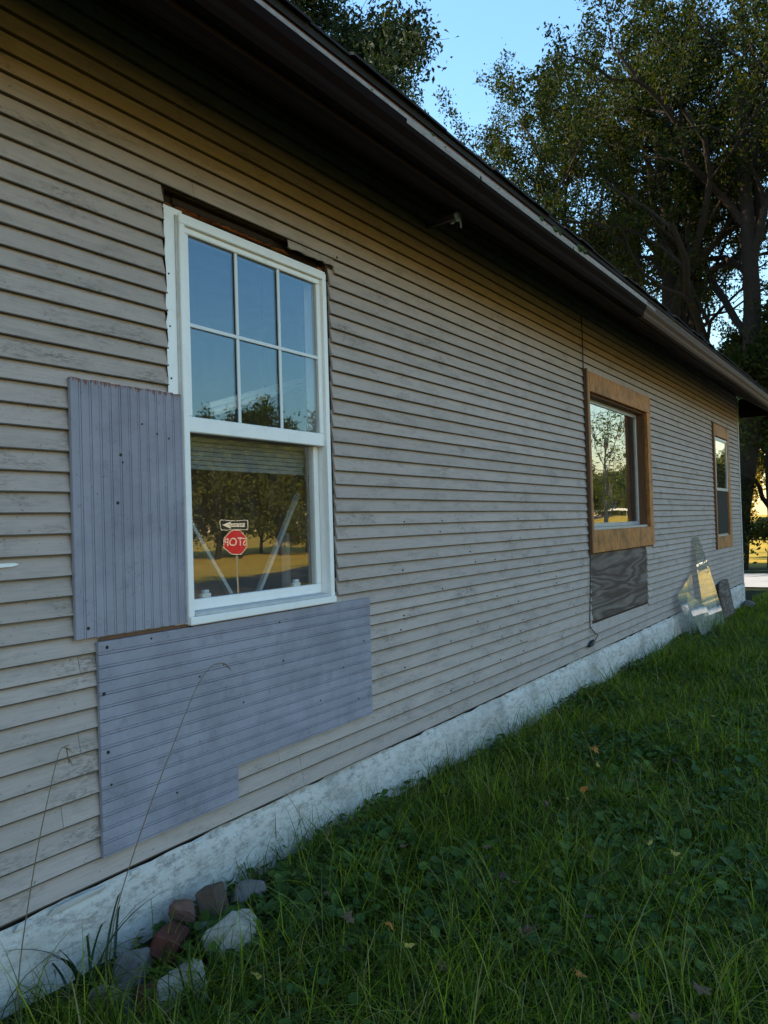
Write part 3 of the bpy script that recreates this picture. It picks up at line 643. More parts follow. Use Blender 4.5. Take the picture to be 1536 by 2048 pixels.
# ------------------------------------------------------------------ beadboard panels
def strips_panel(name, label, strips, vertical):
    r = empty(name, (strips[0][0], -.03, strips[0][2])); tag(r, label, 'panel'); inv = Matrix.Translation(-Vector(r.location))
    def child(b, n, m):
        o = b.build(n, m); o.parent = r; o.matrix_parent_inverse = inv; return o
    for (x0, x1, z0, z1) in strips:
        yb, yf_ = -.0255, -.0405
        b = MB(); e = .0012
        # strip with a rounded bead along one edge
        if vertical:
            pr = [(x0, yf_ + .005), (x0 + e, yf_), (x1 - .0120, yf_), (x1 - .0108, yf_ + .0045), (x1 - .0096, yf_), (x1 - .0022, yf_), (x1 - .0008, yf_ + .005), (x1 - .0008, yb), (x0, yb)]
            n = len(pr); b.add([(x, y, z0 + rnd.uniform(-.002, .002)) for x, y in pr] + [(x, y, z1 + rnd.uniform(-.003, .003)) for x, y in pr], [(i, (i + 1) % n, n + (i + 1) % n, n + i) for i in range(n)] + [tuple(range(n - 1, -1, -1)), tuple(range(n, 2 * n))])
        else:
            pr = [(z1, yf_ + .005), (z1 - e, yf_), (z0 + .0120, yf_), (z0 + .0108, yf_ + .0045), (z0 + .0096, yf_), (z0 + .0022, yf_), (z0 + .0008, yf_ + .005), (z0 + .0008, yb), (z1, yb)]
            n = len(pr); a = x0; c = x1 + rnd.uniform(-.0015, .0015); b.add([(a, y, z) for z, y in pr] + [(c, y, z) for z, y in pr], [(i, (i + 1) % n, n + (i + 1) % n, n + i) for i in range(n)] + [tuple(range(n - 1, -1, -1)), tuple(range(n, 2 * n))])
        child(b, 'board_strip', M['bead'])
    return r, child
NB = 12; bx0, bx1 = 1.985, 2.556; sw = (bx1 - bx0) / NB
p1, ch = strips_panel('beadboard_panel', 'lavender-grey beadboard sheet with vertical grooves left of the white window', [(bx0 + k * sw, bx0 + (k + 1) * sw, E(-.403), E(.600)) for k in range(NB)], True)
for x, z in ((2.04, 1.285), (2.215, 1.965), (2.225, 1.935), (2.195, 1.77), (2.41, 2.065), (2.475, 2.05), (2.33, 2.10)):
    b = MB(); b.tube([(x, -.0432, z), (x, -.0405, z)], .0065 if x < 2.22 else .004, 8); ch(b, 'nail', M['nail'])
NL = 16; z_top = E(-.425); sh = .0525; S = []
for k in range(NL):
    z1 = z_top - k * sh; z0 = z1 - sh
    S.append((2.085, 4.005 if z1 - sh / 2 > E(-1.115) else 2.852, z0, z1))
p2, ch2 = strips_panel('beadboard_panel', 'wide lavender-grey beadboard sheet with horizontal grooves and a notched corner below the white window', S, False)
for x, z in ((2.125, 1.20), (2.105, 1.02), (2.118, .79), (2.13, .66), (2.47, .53), (2.35, 1.205), (3.2, .98), (3.18, 1.175), (3.72, .86), (3.93, .98), (2.62, 1.0), (3.5, .72), (3.86, .66), (2.9, .83)):
    b = MB(); b.tube([(x, -.0432, z), (x, -.0405, z)], .0068 if x < 2.13 else .0045, 8); ch2(b, 'nail', M['nail'])
b = MB(); b.box(2.10, 2.60, -.033, -.0275, 1.2262, 1.2400, .002); o = b.build('batten', M['jamb']); tag(o, 'thin raw wood batten between the two lavender panels', 'batten')

# ------------------------------------------------------------------ interior things seen through the glass
t_ = thing1(MB().bar((2.72, .20, 1.82), (3.23, .20, 1.12), .030, .020), 'timber_prop', M['corner'], 'pale diagonal timber brace behind the left of the lower pane', 'brace')
t_ = thing1(MB().bar((3.66, .20, 1.84), (3.21, .235, 1.12), .026, .020), 'timber_prop', M['corner'], 'pale diagonal timber brace behind the right of the lower pane', 'brace')
t_ = thing1(MB().bar((3.66, .30, 1.62), (3.66, .30, .46), .04, .03), 'timber_post', M['corner'], 'pale upright stud inside the lower right pane', 'stud')
tb = empty('tube_light', (3.9, .6, 2.48)); tag(tb, 'unlit fluorescent tube hanging crooked inside the upper sash', 'light')
b = MB(); b.tube([(3.40, .6, 2.32), (3.9, .6, 2.475), (4.40, .6, 2.62)], .022, 10); o = b.build('tube', M['white'], smooth=True); o.parent = tb; o.matrix_parent_inverse = Matrix.Translation((-3.9, -.6, -2.48))
b = MB(); b.bar((3.40, .63, 2.362), (4.40, .63, 2.662), .045, .030); o = b.build('housing', M['white']); o.parent = tb; o.matrix_parent_inverse = Matrix.Translation((-3.9, -.6, -2.48))
b = MB(); b.tube([(3.9, .63, 2.53), (3.9, .63, TOP)], .006, 5); o = b.build('hanging_rod', M['arm']); o.parent = tb; o.matrix_parent_inverse = Matrix.Translation((-3.9, -.6, -2.48))

# ------------------------------------------------------------------ broken glass and plywood offcut leaning on the wall
def pane(name, pts, th, mat, label, cat, tilt0, top_y):
    """pts are (x, z) on a plane leaning from y=tilt0 at the lowest z to top_y at the highest"""
    zs = [p[1] for p in pts]; lo, hi = min(zs), max(zs)
    f = lambda z: tilt0 + (top_y - tilt0) * (z - lo) / (hi - lo)
    n = len(pts); v = [(x, f(z) - th, z) for x, z in pts] + [(x, f(z), z) for x, z in pts]
    b = MB(); b.add(v, [tuple(range(n)), tuple(range(2 * n - 1, n - 1, -1))] + [(i, n + i, n + (i + 1) % n, (i + 1) % n) for i in range(n)])
    return thing1(b, name, mat, label, cat)
pane('glass_shard', [(12.02, -.13), (13.70, -.12), (13.64, .25), (13.46, .88), (13.27, 1.305), (13.16, 1.33), (12.83, 1.318), (12.60, .82), (12.36, .22)], .006, M['shard'], 'tall broken pane of glass leaning against the clapboards, reflecting the lawn', 'glass', -.32, -.034)
pane('glass_shard', [(11.93, -.12), (12.62, -.13), (12.50, .32), (11.52, .60), (11.40, .47)], .006, M['shard'], 'low jagged glass shard leaning left of the tall broken pane', 'glass', -.34, -.215)
pane('glass_shard', [(12.30, -.12), (12.55, .80), (11.50, .57), (11.85, -.12)], .005, M['shard'], 'dark triangular glass shard tucked behind the other broken panes', 'glass', -.19, -.06)
pts = [(14.42, -.13), (15.36, -.13), (15.37, .50), (15.30, .525), (14.95, .53), (14.62, .50), (14.45, .40), (14.39, .25)]
zs = [p[1] for p in pts]
pane('plywood_offcut', pts, .02, M['ply2'], 'small grey plywood offcut with a rounded corner leaning at the far end of the wall', 'board', -.17, -.06)

# ------------------------------------------------------------------ signs across the lawn
def text_bm(s, size):
    cu = bpy.data.curves.new('lettering', 'FONT'); cu.body = s; cu.size = size; cu.align_x = 'CENTER'; cu.align_y = 'CENTER'; cu.extrude = .0015
    o = bpy.data.objects.new('lettering', cu); C.objects.link(o)
    me = bpy.data.meshes.new_from_object(o.evaluated_get(bpy.context.evaluated_depsgraph_get()))
    bpy.data.objects.remove(o); bpy.data.curves.remove(cu); return me
def poly_plate(pts, y0, y1):
    n = len(pts); b = MB(); b.add([(x, y0, z) for x, z in pts] + [(x, y1, z) for x, z in pts], [tuple(range(n)), tuple(range(2 * n - 1, n - 1, -1))] + [(i, n + i, n + (i + 1) % n, (i + 1) % n) for i in range(n)]); return b
def sign_root(name, loc, rz, label):
    r = empty(name, loc); r.rotation_euler.z = rz; tag(r, label, 'sign'); return r
octo = lambda R: [(R * math.cos(math.pi / 8 + k * math.pi / 4), R * math.sin(math.pi / 8 + k * math.pi / 4)) for k in range(8)]
def off(pts, dx, dz): return [(x + dx, z + dz) for x, z in pts]
sx, sy = 18.53, -14.40; sz = float(gz(sx, sy))
# local -Y is the face; the face looks back towards the house
face = Vector((-3.0, -sy + 0, 0)); 
srz = math.atan2(1, 0) + math.atan2(14.4 + 2.7, -18.5) + math.radians(12)
st = sign_root('stop_sign', (sx, sy, sz), srz, 'red octagonal STOP sign under a ONE WAY arrow plate, mirrored in the lower pane')
zc = 1.25 - sz
poly_plate(off(octo(.412), 0, zc), -.003, .0).build('sign_border', M['signwhite'], st)
poly_plate(off(octo(.388), 0, zc), -.0065, -.0035).build('sign_face', M['signred'], st)
def put_text(s, size, mat, x, y, z, parent, sx_=1.0):
    me = text_bm(s, size)
    for v in me.vertices: v.co = Vector((v.co.x * sx_ + x, y - v.co.z, v.co.y + z))
    me.materials.append(mat); return link(bpy.data.objects.new('lettering', me), parent)
put_text('STOP', .36, M['signwhite'], 0, -.0095, zc, st, .80)
MB().box(-.022, .022, .002, .045, -.3, 1.95 - sz + .0, 0).build('post', M['steel'], st)
zo = 1.80 - sz
def rrect(w, h, c=.03): return [(-w + c, -h), (w - c, -h), (w, -h + c), (w, h - c), (w - c, h), (-w + c, h), (-w, h - c), (-w, -h + c)]
poly_plate(off(rrect(.455, .155), 0, zo), -.003, .0).build('arrow_plate', M['signwhite'], st)
poly_plate(off(rrect(.438, .138), 0, zo), -.0065, -.0035).build('arrow_plate_face', M['signblack'], st)
poly_plate(off([(-.36, -.062), (.17, -.062), (.17, -.115), (.395, 0), (.17, .115), (.17, .062), (-.36, .062)], 0, zo), -.0095, -.007).build('arrow', M['signwhite'], st)
put_text('ONE WAY', .125, M['signblack'], -.06, -.0115, zo, st, .95)
s2 = sign_root('road_sign', (32.7, -31.6, float(gz(32.7, -31.6))), srz - .1, 'small red and white road sign far across the road')
z2 = 2.0
poly_plate(off(rrect(.38, .38), 0, z2), -.003, 0).build('sign_plate', M['signwhite'], s2)
poly_plate([(.34 * math.cos(k * math.pi / 12), z2 + .34 * math.sin(k * math.pi / 12)) for k in range(24)], -.0065, -.0035).build('sign_disc', M['signred'], s2)
poly_plate(off([(-.22, -.05), (.22, -.05), (.22, .05), (-.22, .05)], 0, z2), -.0095, -.007).build('sign_bar', M['signwhite'], s2)
MB().box(-.025, .025, .002, .05, -.3, z2 + .4).build('post', M['steel'], s2)

# ------------------------------------------------------------------ trees
def grow_tree(seed, H, r0, clear, spread, levels=4, upb=.35, nchild=(5, 6, 5), leaf_n=20000, leaf=.11, jit=.16, fork=1, droop=0.0, segs=7, leaf_min_level=3, lean=(0, 0), bl=1.0, twig=.68):
    R = np.random.default_rng(seed); b = MB(); anchors = []
    def branch(p, d, L, r, lev):
        n = segs if lev < 2 else 5; pts = [p.copy()]; rad = [r]; dd = d.copy(); q = p.copy()
        for k in range(n):
            wob = .055 if lev == 0 else .26
            dd = dd + R.normal(0, wob, 3) + np.array([0, 0, (upb * .25 if lev else .22) - droop * (lev >= 2)]); dd /= np.linalg.norm(dd)
            q = q + dd * L / n; pts.append(q.copy()); t = (k + 1) / n
            rad.append(max(.006, r * (1 - .62 * t) if lev < levels - 1 else r * (1 - .8 * t)))
        b.tube(pts, rad, 10 if lev == 0 else (6 if lev == 1 else (4 if lev == 2 else 3)), cap=False)
        if lev >= leaf_min_level:
            tw = R.random() < twig
            for k in range(1, n + 1):
                if tw: anchors.append((pts[k], L / n))
        if lev < levels - 1:
            nc = nchild[min(lev, len(nchild) - 1)]
            for c in range(nc):
                t = (clear + (1 - clear) * (c + R.uniform(.2, 1)) / nc) if lev == 0 else (.2 + .8 * (c + R.uniform(.1, .9)) / nc)
                t = min(t, .999); k = int(t * n); fr = t * n - k; base = pts[k] + (pts[min(k + 1, n)] - pts[k]) * fr
                ax = pts[min(k + 1, n)] - pts[k]; ax /= np.linalg.norm(ax)
                a = R.uniform(0, 2 * math.pi); ort = np.cross(ax, [math.cos(a), math.sin(a), .31]); ort /= np.linalg.norm(ort)
                ang = R.uniform(.55, 1.05) if lev else R.uniform(.5, .95) * spread
                nd = ax * math.cos(ang) + ort * math.sin(ang)
                branch(base, nd, L * (R.uniform(.42, .62) if lev else bl * R.uniform(.42, .60) * (1.15 - .55 * (t - clear) / (1 - clear))), max(.008, rad[k] * R.uniform(.45, .62)), lev + 1)
    for f_ in range(fork):
        d = np.array([lean[0] + (.22 * math.cos(f_ * 2.4) if fork > 1 else 0), lean[1] + (.22 * math.sin(f_ * 2.4) if fork > 1 else 0), 1.0]); d /= np.linalg.norm(d)
        branch(np.array([.25 * math.cos(f_ * 2.4) * (fork > 1), .25 * math.sin(f_ * 2.4) * (fork > 1), -.3]), d, H * R.uniform(.9, 1.0), r0, 0)
    lm = None
    if leaf_n and anchors:
        A = np.array([a[0] for a in anchors]); idx = R.integers(0, len(A), leaf_n)
        c = A[idx] + R.normal(0, jit, (leaf_n, 3)); c[:, 2] -= np.abs(R.normal(0, jit * .5, leaf_n))
        lm = leaf_quads(R, c, leaf)
    return b, lm
def leaf_quads(R, c, size):
    n = len(c); a = R.normal(0, 1, (n, 3)); a[:, 2] -= .5; a /= np.linalg.norm(a, axis=1)[:, None]
    nn = R.normal(0, 1, (n, 3)); nn[:, 2] += .6; w = np.cross(a, nn); w /= np.maximum(1e-6, np.linalg.norm(w, axis=1))[:, None]
    up_ = np.cross(w, a); L = size * R.uniform(.6, 1.35, n)[:, None]; W = L * R.uniform(.36, .60, n)[:, None]
    P = np.stack([c - a * L * .5, c + w * W * .5 + up_ * L * .10 - a * L * .05, c + a * L * .5 - up_ * L * .05, c - w * W * .5 + up_ * L * .10 - a * L * .05], 1)
    base = np.arange(n)[:, None] * 4
    T = np.concatenate([base + np.array([0, 1, 2]), base + np.array([0, 2, 3])], 1).reshape(-1, 3)
    return np_mesh('crown', P.reshape(-1, 3), T)
def tree(name, label, loc, mats, group=None, rz=0, cat='tree', **kw):
    b, lm = grow_tree(**kw); r = empty(name, loc); r.rotation_euler.z = rz; tag(r, label, cat, group)
    b.build('trunk', mats[0], r, smooth=True)
    if lm is not None: mobj('crown', lm, mats[1], r)
    return r
def copy_tree(src, loc, rz, sc, label=None):
    r = src.copy(); C.objects.link(r); r.location = loc; r.rotation_euler.z = rz; r.scale = (sc[0], sc[0], sc[1])
    if label: r['label'] = label
    for ch in list(src.children):
        c = ch.copy(); C.objects.link(c); c.parent = r
    return r
G = lambda x, y: (x, y, float(gz(x, y)))
tree('ash_tree', 'tall twin-trunked green tree rising behind the roof at the far end', G(31.0, 3.7), (M['bark'], M['leaf_dark']), seed=3, H=17, r0=.46, clear=.28, spread=1.05, fork=2, nchild=(10, 6, 5), leaf_n=70000, leaf=.15, jit=.17)
tree('ash_tree', 'straight dark-trunked tree nearest the right edge behind the house', G(28.5, 1.95), (M['bark'], M['leaf_dark']), seed=8, H=17, r0=.42, clear=.34, spread=1.0, nchild=(12, 6, 5), leaf_n=40000, leaf=.145, jit=.16, rz=1.2)
tree('ash_tree', 'slimmer tree with a leaning trunk left of the twin-trunked tree', G(33.0, 8.9), (M['bark'], M['leaf_dark']), seed=21, H=15, r0=.30, clear=.20, spread=1.0, nchild=(12, 6, 5), leaf_n=76000, leaf=.15, jit=.19, rz=.4, bl=1.3)
tree('maple_tree', 'very dark maple whose crown shows over the near roof edge', G(21.6, 13.7), (M['bark'], M['leaf_maple']), seed=5, H=18.0, r0=.36, clear=.3, spread=1.1, nchild=(14, 7, 5), leaf_n=110000, leaf=.17, jit=.30, rz=2.0, bl=.62)
tree('low_tree', 'low dark leafy tree hanging beside the house corner', G(29.6, 1.0), (M['bark'], M['leaf_dark']), seed=14, H=7.5, r0=.16, clear=.12, spread=1.35, nchild=(13, 6, 5), leaf_n=42000, leaf=.16, jit=.22, droop=.10)
tree('yellow_sapling', 'small bright yellow autumn tree peeking over the far gutter', G(34.5, 3.25), (M['bark'], M['leaf_yellow']), seed=31, H=6.9, r0=.07, clear=.5, spread=.7, nchild=(6, 4, 3), leaf_n=2600, leaf=.15, jit=.14, levels=3, leaf_min_level=2)
tree('orange_tree', 'tree beyond the far lawn with orange sunlight coloured into its leaves', G(70, 7.5), (M['bark'], M['leaf_yellow']), seed=33, H=7, r0=.16, clear=.2, spread=1.1, nchild=(9, 5, 4), leaf_n=9000, leaf=.30, jit=.35)  # yellow-orange leaf colour stands in for sunlight on this foliage
# hedge on the far side of the lawn
R = np.random.default_rng(40); n = 26000
hx = R.uniform(60, 64, n); hy = R.uniform(-2, 26, n); hh = 1.7 + .5 * np.sin(hy * .9) + .3 * np.sin(hy * 2.7); hzv = R.uniform(0, 1, n) ** .6 * hh
hd = empty('hedge', G(62, 8)); tag(hd, 'low brown-green hedge beyond the sunlit lawn', 'hedge')
lm = leaf_quads(R, np.stack([hx - 62, hy - 8, hzv + gz(hx, hy) - hd.location.z], 1), .28); mobj('foliage', lm, M['leaf_maple'], hd)
hb = MB()
for k in range(14): hb.tube([(R.uniform(-1, 1), -9 + k * 2, -.2), (R.uniform(-1, 1), -9 + k * 2 + R.uniform(-.3, .3), 1.4)], [.05, .02], 5)
hb.build('stems', M['bark'], hd)

# reflected side of the street
bare = tree('bare_tree', 'pale bare-branched tree mirrored in the picture window', G(45, -11.0), (M['palebark'], M['leaf_bright']), seed=52, H=7.8, r0=.11, clear=.22, spread=1.1, nchild=(9, 5, 4), leaf_n=1500, leaf=.16, jit=.2)
tree('leafy_maple', 'yellow-green maple at the right whose branch mirrors in the picture window', G(25.5, -8.5), (M['bark'], M['leaf_bright']), seed=57, H=12, r0=.26, clear=.42, spread=1.15, nchild=(10, 6, 5), leaf_n=26000, leaf=.19, jit=.24)
v1 = tree('far_tree', 'olive-green tree in the wooded row across the field', G(60, -55), (M['bark'], M['leaf_far']), 'trees across the field', seed=61, H=11, r0=.25, clear=.14, spread=1.15, nchild=(13, 6, 4), leaf_n=17000, leaf=.42, jit=.45, cat='tree')
v2 = tree('far_tree', 'olive-green tree in the wooded row across the field', G(53, -55), (M['bark'], M['leaf_far']), 'trees across the field', seed=62, H=12, r0=.28, clear=.12, spread=1.2, nchild=(13, 6, 4), leaf_n=17000, leaf=.42, jit=.45)
spots = []
for k in range(34):
    x = 22 + k * 4.1 + rnd.uniform(-1.2, 1.2); y = -54 - rnd.uniform(0, 9) - max(0, x - 80) * .02
    if abs(x - 60) < 2 or abs(x - 53) < 2: continue
    spots.append((x, y))
for x, y in spots: copy_tree(rnd.choice((v1, v2)), G(x, y), rnd.uniform(0, 6.28), (rnd.uniform(.85, 1.2), rnd.uniform(.75, 1.12)))
for (x, y, s) in ((108, -36, .7), (118, -33, .55), (125, -30, .6), (133, -41, .8), (140, -27, .6), (150, -36, .8), (120, -45, .8), (160, -24, .7), (92, -33, .32), (86, -24, .25), (172, -14, .7), (180, -30, .9), (165, -46, .9)):
    r = copy_tree(v2 if s > .6 else v1, G(x, y), rnd.uniform(0, 6), (s * 1.15, s)); r['group'] = 'trees on the rise'; r['label'] = 'small olive tree on the grassy rise beyond the road'
# overhead wire
pts = [(20 + k * 8, -4.0 - k * 1.5, 6.6 + .012 * (k - 7) ** 2 * 2) for k in range(15)]
wl = empty('power_line', (20, -4, float(gz(20, -4)))); tag(wl, 'thin overhead wire strung between two wooden poles beside the street', 'wire')
def wp(b, n, m): o = b.build(n, m); o.parent = wl; o.matrix_parent_inverse = Matrix.Translation((-20, 4, -wl.location.z)); return o
wp(MB().tube(pts, .02, 5), 'wire', M['wire'])
for p in (pts[0], pts[-1]): wp(MB().tube([(p[0], p[1], float(gz(p[0], p[1])) - .4), (p[0], p[1], p[2] + .3)], [.14, .10], 8), 'pole', M['bark'])
# white guard rail on the rise
gr = empty('guard_rail', G(88, -19)); tag(gr, 'long white rail along the top of the grassy rise', 'rail')
gb = MB(); P = [(84 + k * .8, -38 + k * 2.6) for k in range(13)]
for k in range(12): gb.bar((P[k][0] - 88, P[k][1] + 19, float(gz(*P[k])) + .72 - gr.location.z), (P[k + 1][0] - 88, P[k + 1][1] + 19, float(gz(*P[k + 1])) + .72 - gr.location.z), .05, .22)
gb.build('rail', M['signwhite'], gr)
for p in P: MB().box(p[0] - 88 + .05, p[0] - 88 + .15, p[1] + 19 - .05, p[1] + 19 + .05, float(gz(*p)) - gr.location.z - .2, float(gz(*p)) - gr.location.z + .7).build('post', M['steel'], gr)

# ------------------------------------------------------------------ rocks and bricks at the foot of the wall
def rock(name, label, c, dims, mat, seed, rz=0, cat='rock', npts=15, sharp=.7):
    R = np.random.default_rng(seed); bm = bmesh.new()
    for k in range(npts):
        d = R.normal(0, 1, 3); d /= np.linalg.norm(d); d = np.sign(d) * np.abs(d) ** sharp * R.uniform(.82, 1.0)
        bm.verts.new((d[0] * dims[0] / 2, d[1] * dims[1] / 2, d[2] * dims[2] / 2))
    bmesh.ops.convex_hull(bm, input=bm.verts[:]); bmesh.ops.delete(bm, geom=[v for v in bm.verts if not v.link_faces], context='VERTS')
    bmesh.ops.bevel(bm, geom=bm.edges[:], offset=min(dims) * .03, segments=1, affect='EDGES')
    bmesh.ops.triangulate(bm, faces=bm.faces[:]); bmesh.ops.subdivide_edges(bm, edges=bm.edges[:], cuts=2, use_grid_fill=True)
    for v in bm.verts: v.co += v.normal * min(dims) * (.035 * mnoise.noise(v.co * 22 + Vector((seed, 0, 0))) + .022 * mnoise.noise(v.co * 70 + Vector((seed, 5, 0))))
    bm.normal_update(); o = MB().bm(bm).build(name, mat, smooth=False); o.location = c; o.rotation_euler = (R.uniform(-.2, .2), R.uniform(-.2, .2), rz)
    return tag(o, label, cat)
rock('rock', 'large pale limestone rock beside the dark red brick', (2.37, -.43, .07), (.29, .24, .22), M['rock_pale'], 4, .4)
rock('rock', 'pale rough rock lowest in the rubble pile', (2.03, -.52, .05), (.24, .22, .21), M['rock_pale'], 9, 1.1)
rock('rock', 'purple-grey rock behind the ivy right of the brown brick', (2.66, -.25, .05), (.21, .16, .17), M['rock_grey'], 12, .2)
rock('rock', 'upright reddish stone wedged left of the brown brick', (2.37, -.17, .07), (.09, .12, .20), M['rock_red'], 15, .7)
rock('rock', 'grey rock half hidden behind grass at the left of the pile', (2.06, -.24, .03), (.20, .15, .17), M['rock_grey'], 18, .3)
rock('rock', 'dark low stone under the grass near the left edge', (1.86, -.34, .0), (.24, .2, .13), M['rock_grey'], 22, .9)
rock('rock', 'small dark chip between the red brick and the pale rock', (2.37, -.27, .03), (.09, .08, .08), M['rock_grey'], 25, .3)
rock('rock', 'dark clump of earth and stone at the far corner of the foundation', (16.9, -.16, -.12), (.7, .3, .28), M['rock_grey'], 28, .1)
rock('rock', 'brown stone in the grass under the notch of the lower panel', (3.35, -.17, -.02), (.30, .10, .12), M['rock_red'], 33, .05)
bk = empty('brick', (2.50, -.205, .085)); bk.rotation_euler = (-.28, .16, .42); tag(bk, 'brown scored brick on end at the top of the rubble pile', 'brick')
b = MB(); b.box(-.058, .058, -.045, .045, -.085, .065, .006); b.build('body', M['brick'], bk)
for k in range(9): MB().box(-.050 + k * .0118, -.046 + k * .0118, -.0475, -.044, -.075, -.01).build('score', M['rock_red'], bk)
o = MB().box(-.10, .10, -.05, .05, -.045, .045, .012).build('brick', M['brick_red']); o.location = (2.21, -.26, .065); o.rotation_euler = (.35, .22, .55); tag(o, 'dark red brick lying tilted in the rubble pile', 'brick')
o = MB().box(-.08, .08, -.05, .05, -.05, .05, .012).build('brick', M['brick_red']); o.location = (1.97, -.40, .0); o.rotation_euler = (.2, .5, 1.2); tag(o, 'dark red brick half buried under grass blades', 'brick')

# ------------------------------------------------------------------ grass
def blades(n_, x, y, L, W, bend, lean, seed, segs=4, z=None):
    R = np.random.default_rng(seed); n = len(x)
    th = R.uniform(0, 2 * math.pi, n); d = np.stack([np.cos(th), np.sin(th)], 1); ph = th + math.pi / 2 + R.normal(0, .5, n); w = np.stack([np.cos(ph), np.sin(ph)], 1)
    z0 = (gz(x, y) if z is None else z) - .01
    rows = []
    for k in range(segs + 1):
        t = k / segs; out = L * (lean * t + bend * t * t); hgt = L * t * np.sqrt(np.clip(1 - (lean + bend * t) ** 2 * .55, .06, 1)) - L * bend * .25 * t ** 3
        cx = x + d[:, 0] * out; cy = np.minimum(y + d[:, 1] * out, -.035); cz = z0 + hgt; hw = W * (1 - t ** 1.6) * .5
        if k < segs:
            rows.append(np.stack([cx - w[:, 0] * hw, np.minimum(cy - w[:, 1] * hw, -.03), cz], 1)); rows.append(np.stack([cx + w[:, 0] * hw, np.minimum(cy + w[:, 1] * hw, -.03), cz], 1))
        else: rows.append(np.stack([cx, cy, cz], 1))
    P = np.stack(rows, 1); nv = P.shape[1]; base = np.arange(n)[:, None] * nv; tr = []
    for k in range(segs - 1):
        a = 2 * k; tr += [[a, a + 1, a + 3], [a, a + 3, a + 2]]
    a = 2 * (segs - 1); tr.append([a, a + 1, a + 2])
    T = (base[:, :, None] + np.array(tr).T[None]).transpose(0, 2, 1).reshape(-1, 3)
    return P.reshape(-1, 3), T
def patch(x, y, s=1.0, seed=0):
    q = np.array([mnoise.noise(Vector((a * s, c * s, seed))) for a, c in zip(x, y)]); return q
Vs = []; Ts = []; off_ = 0
def addb(x, y, L, W, bend, lean, seed, segs):
    global off_
    keep = ((y < -.16) | (np.sin(x * 733 + y * 391) > .2)) & ~((x > 1.78) & (x < 2.80) & (y > -.56) & (np.sin(x * 911 + y * 577) > -.86)); x, y, L, W, bend, lean = x[keep], y[keep], L[keep], W[keep], bend[keep], lean[keep]
    if len(x) == 0: return
    P, T = blades(0, x, y, L, W, bend, lean, seed, segs); Vs.append(P); Ts.append(T + off_); off_ += len(P)
R = np.random.default_rng(77)
def scatter(n, x0, x1, dens=None):
    """points on the lawn strip between wall and the right of the view"""
    x = x0 + (x1 - x0) * R.uniform(0, 1, n); y = -.04 - R.uniform(0, 1, n) * (2.9 - .11 * x); return x, np.minimum(y, -.04)
NEAR = [(25000, 1.2, 4.0, (.04, .19), .0050, 4), (30000, 3.6, 8.0, (.04, .18), .0056, 3), (40000, 7.5, 21.0, (.05, .16), .0078, 2)]
for q, (n, x0, x1, (la, lb), w, sg) in enumerate(NEAR):
    x, y = scatter(n, x0, x1); f = .55 + .75 * np.clip(patch(x, y, 1.6, 3 + q * 0) + .5, 0, 1.2)
    addb(x, y, R.uniform(la, lb, n) * f, w * R.uniform(.35, 1.5, n), R.uniform(.05, 1.1, n), R.uniform(0, .65, n), 100 + q, sg)
# clumps of longer blades
for q in range(420):
    cx = 1.6 + 12 * R.uniform() ** 1.8; cy = -R.uniform(.06, max(.3, 2.8 - .1 * cx)); k = int(R.uniform(14, 60)); s = R.uniform(.04, .13)
    x = cx + R.normal(0, s, k); y = np.minimum(cy + R.normal(0, s, k), -.045); LL = R.uniform(.16, .40)
    addb(x, y, LL * R.uniform(.6, 1.2, k), .0052 * R.uniform(.6, 1.2, k) * (1 if cx < 6 else 1.4), R.uniform(.2, 1.1, k), R.uniform(0, .45, k), 300 + q, 5)
# long blades along the foundation
for q in range(46):
    cx = 1.7 + 14 * (q + R.uniform()) / 46; k = int(R.uniform(8, 30)); x = cx + R.normal(0, .08, k); y = -.06 - np.abs(R.normal(0, .05, k))
    addb(x, y, R.uniform(.12, .30, k), .0045 * R.uniform(.6, 1.2, k), R.uniform(.1, .9, k), R.uniform(0, .35, k), 700 + q, 5)
# wider lawn out of the direct view
n = 60000; x = R.uniform(-3, 21, n); y = R.uniform(-7.5, -.05, n); addb(x, y, R.uniform(.05, .14, n), .009 * R.uniform(.6, 1.2, n), R.uniform(.1, .9, n), R.uniform(0, .5, n), 900, 2)
gme = np_mesh('grass', np.concatenate(Vs), np.concatenate(Ts)); tag(mobj('grass', gme, M['grass']), 'shaded green lawn grass with long bent blades along the house', 'grass', kind='stuff')
# ground ivy / clover: cupped round leaves
def ivy(n, x, y, seed, size):
    R = np.random.default_rng(seed); n = len(x); k = 7
    z = gz(x, y) + R.uniform(.02, .085, n); s = size * R.uniform(.6, 1.3, n)
    nm = R.normal(0, .42, (n, 3)); nm[:, 2] = 1; nm /= np.linalg.norm(nm, axis=1)[:, None]
    a = np.cross(nm, R.normal(0, 1, (n, 3))); a /= np.linalg.norm(a, axis=1)[:, None]; b_ = np.cross(nm, a)
    c = np.stack([x, np.minimum(y, -.06), z], 1); P = [c]
    for j in range(k):
        t = 2 * math.pi * (j + .5) / k; rr = (s * (1 - .12 * (j % 2)) * R.uniform(.9, 1.1, n))[:, None]
        P.append(c + (a * math.cos(t) + b_ * math.sin(t)) * rr + nm * (s * R.uniform(.1, .35, n))[:, None])
    P = np.stack(P, 1); base = np.arange(n)[:, None] * (k + 1); tr = np.array([[0, 1 + j, 1 + (j + 1) % k] for j in range(k)])
    return np_mesh('ground_cover', P.reshape(-1, 3), (base[:, :, None] + tr.T[None]).transpose(0, 2, 1).reshape(-1, 3))
xs_, ys_ = scatter(26000, 1.4, 15); pn = patch(xs_, ys_, .9, 20); keep = pn > -.02 + R.uniform(-.1, .25, len(pn)); xs_, ys_ = xs_[keep], ys_[keep]
nb = 900; 
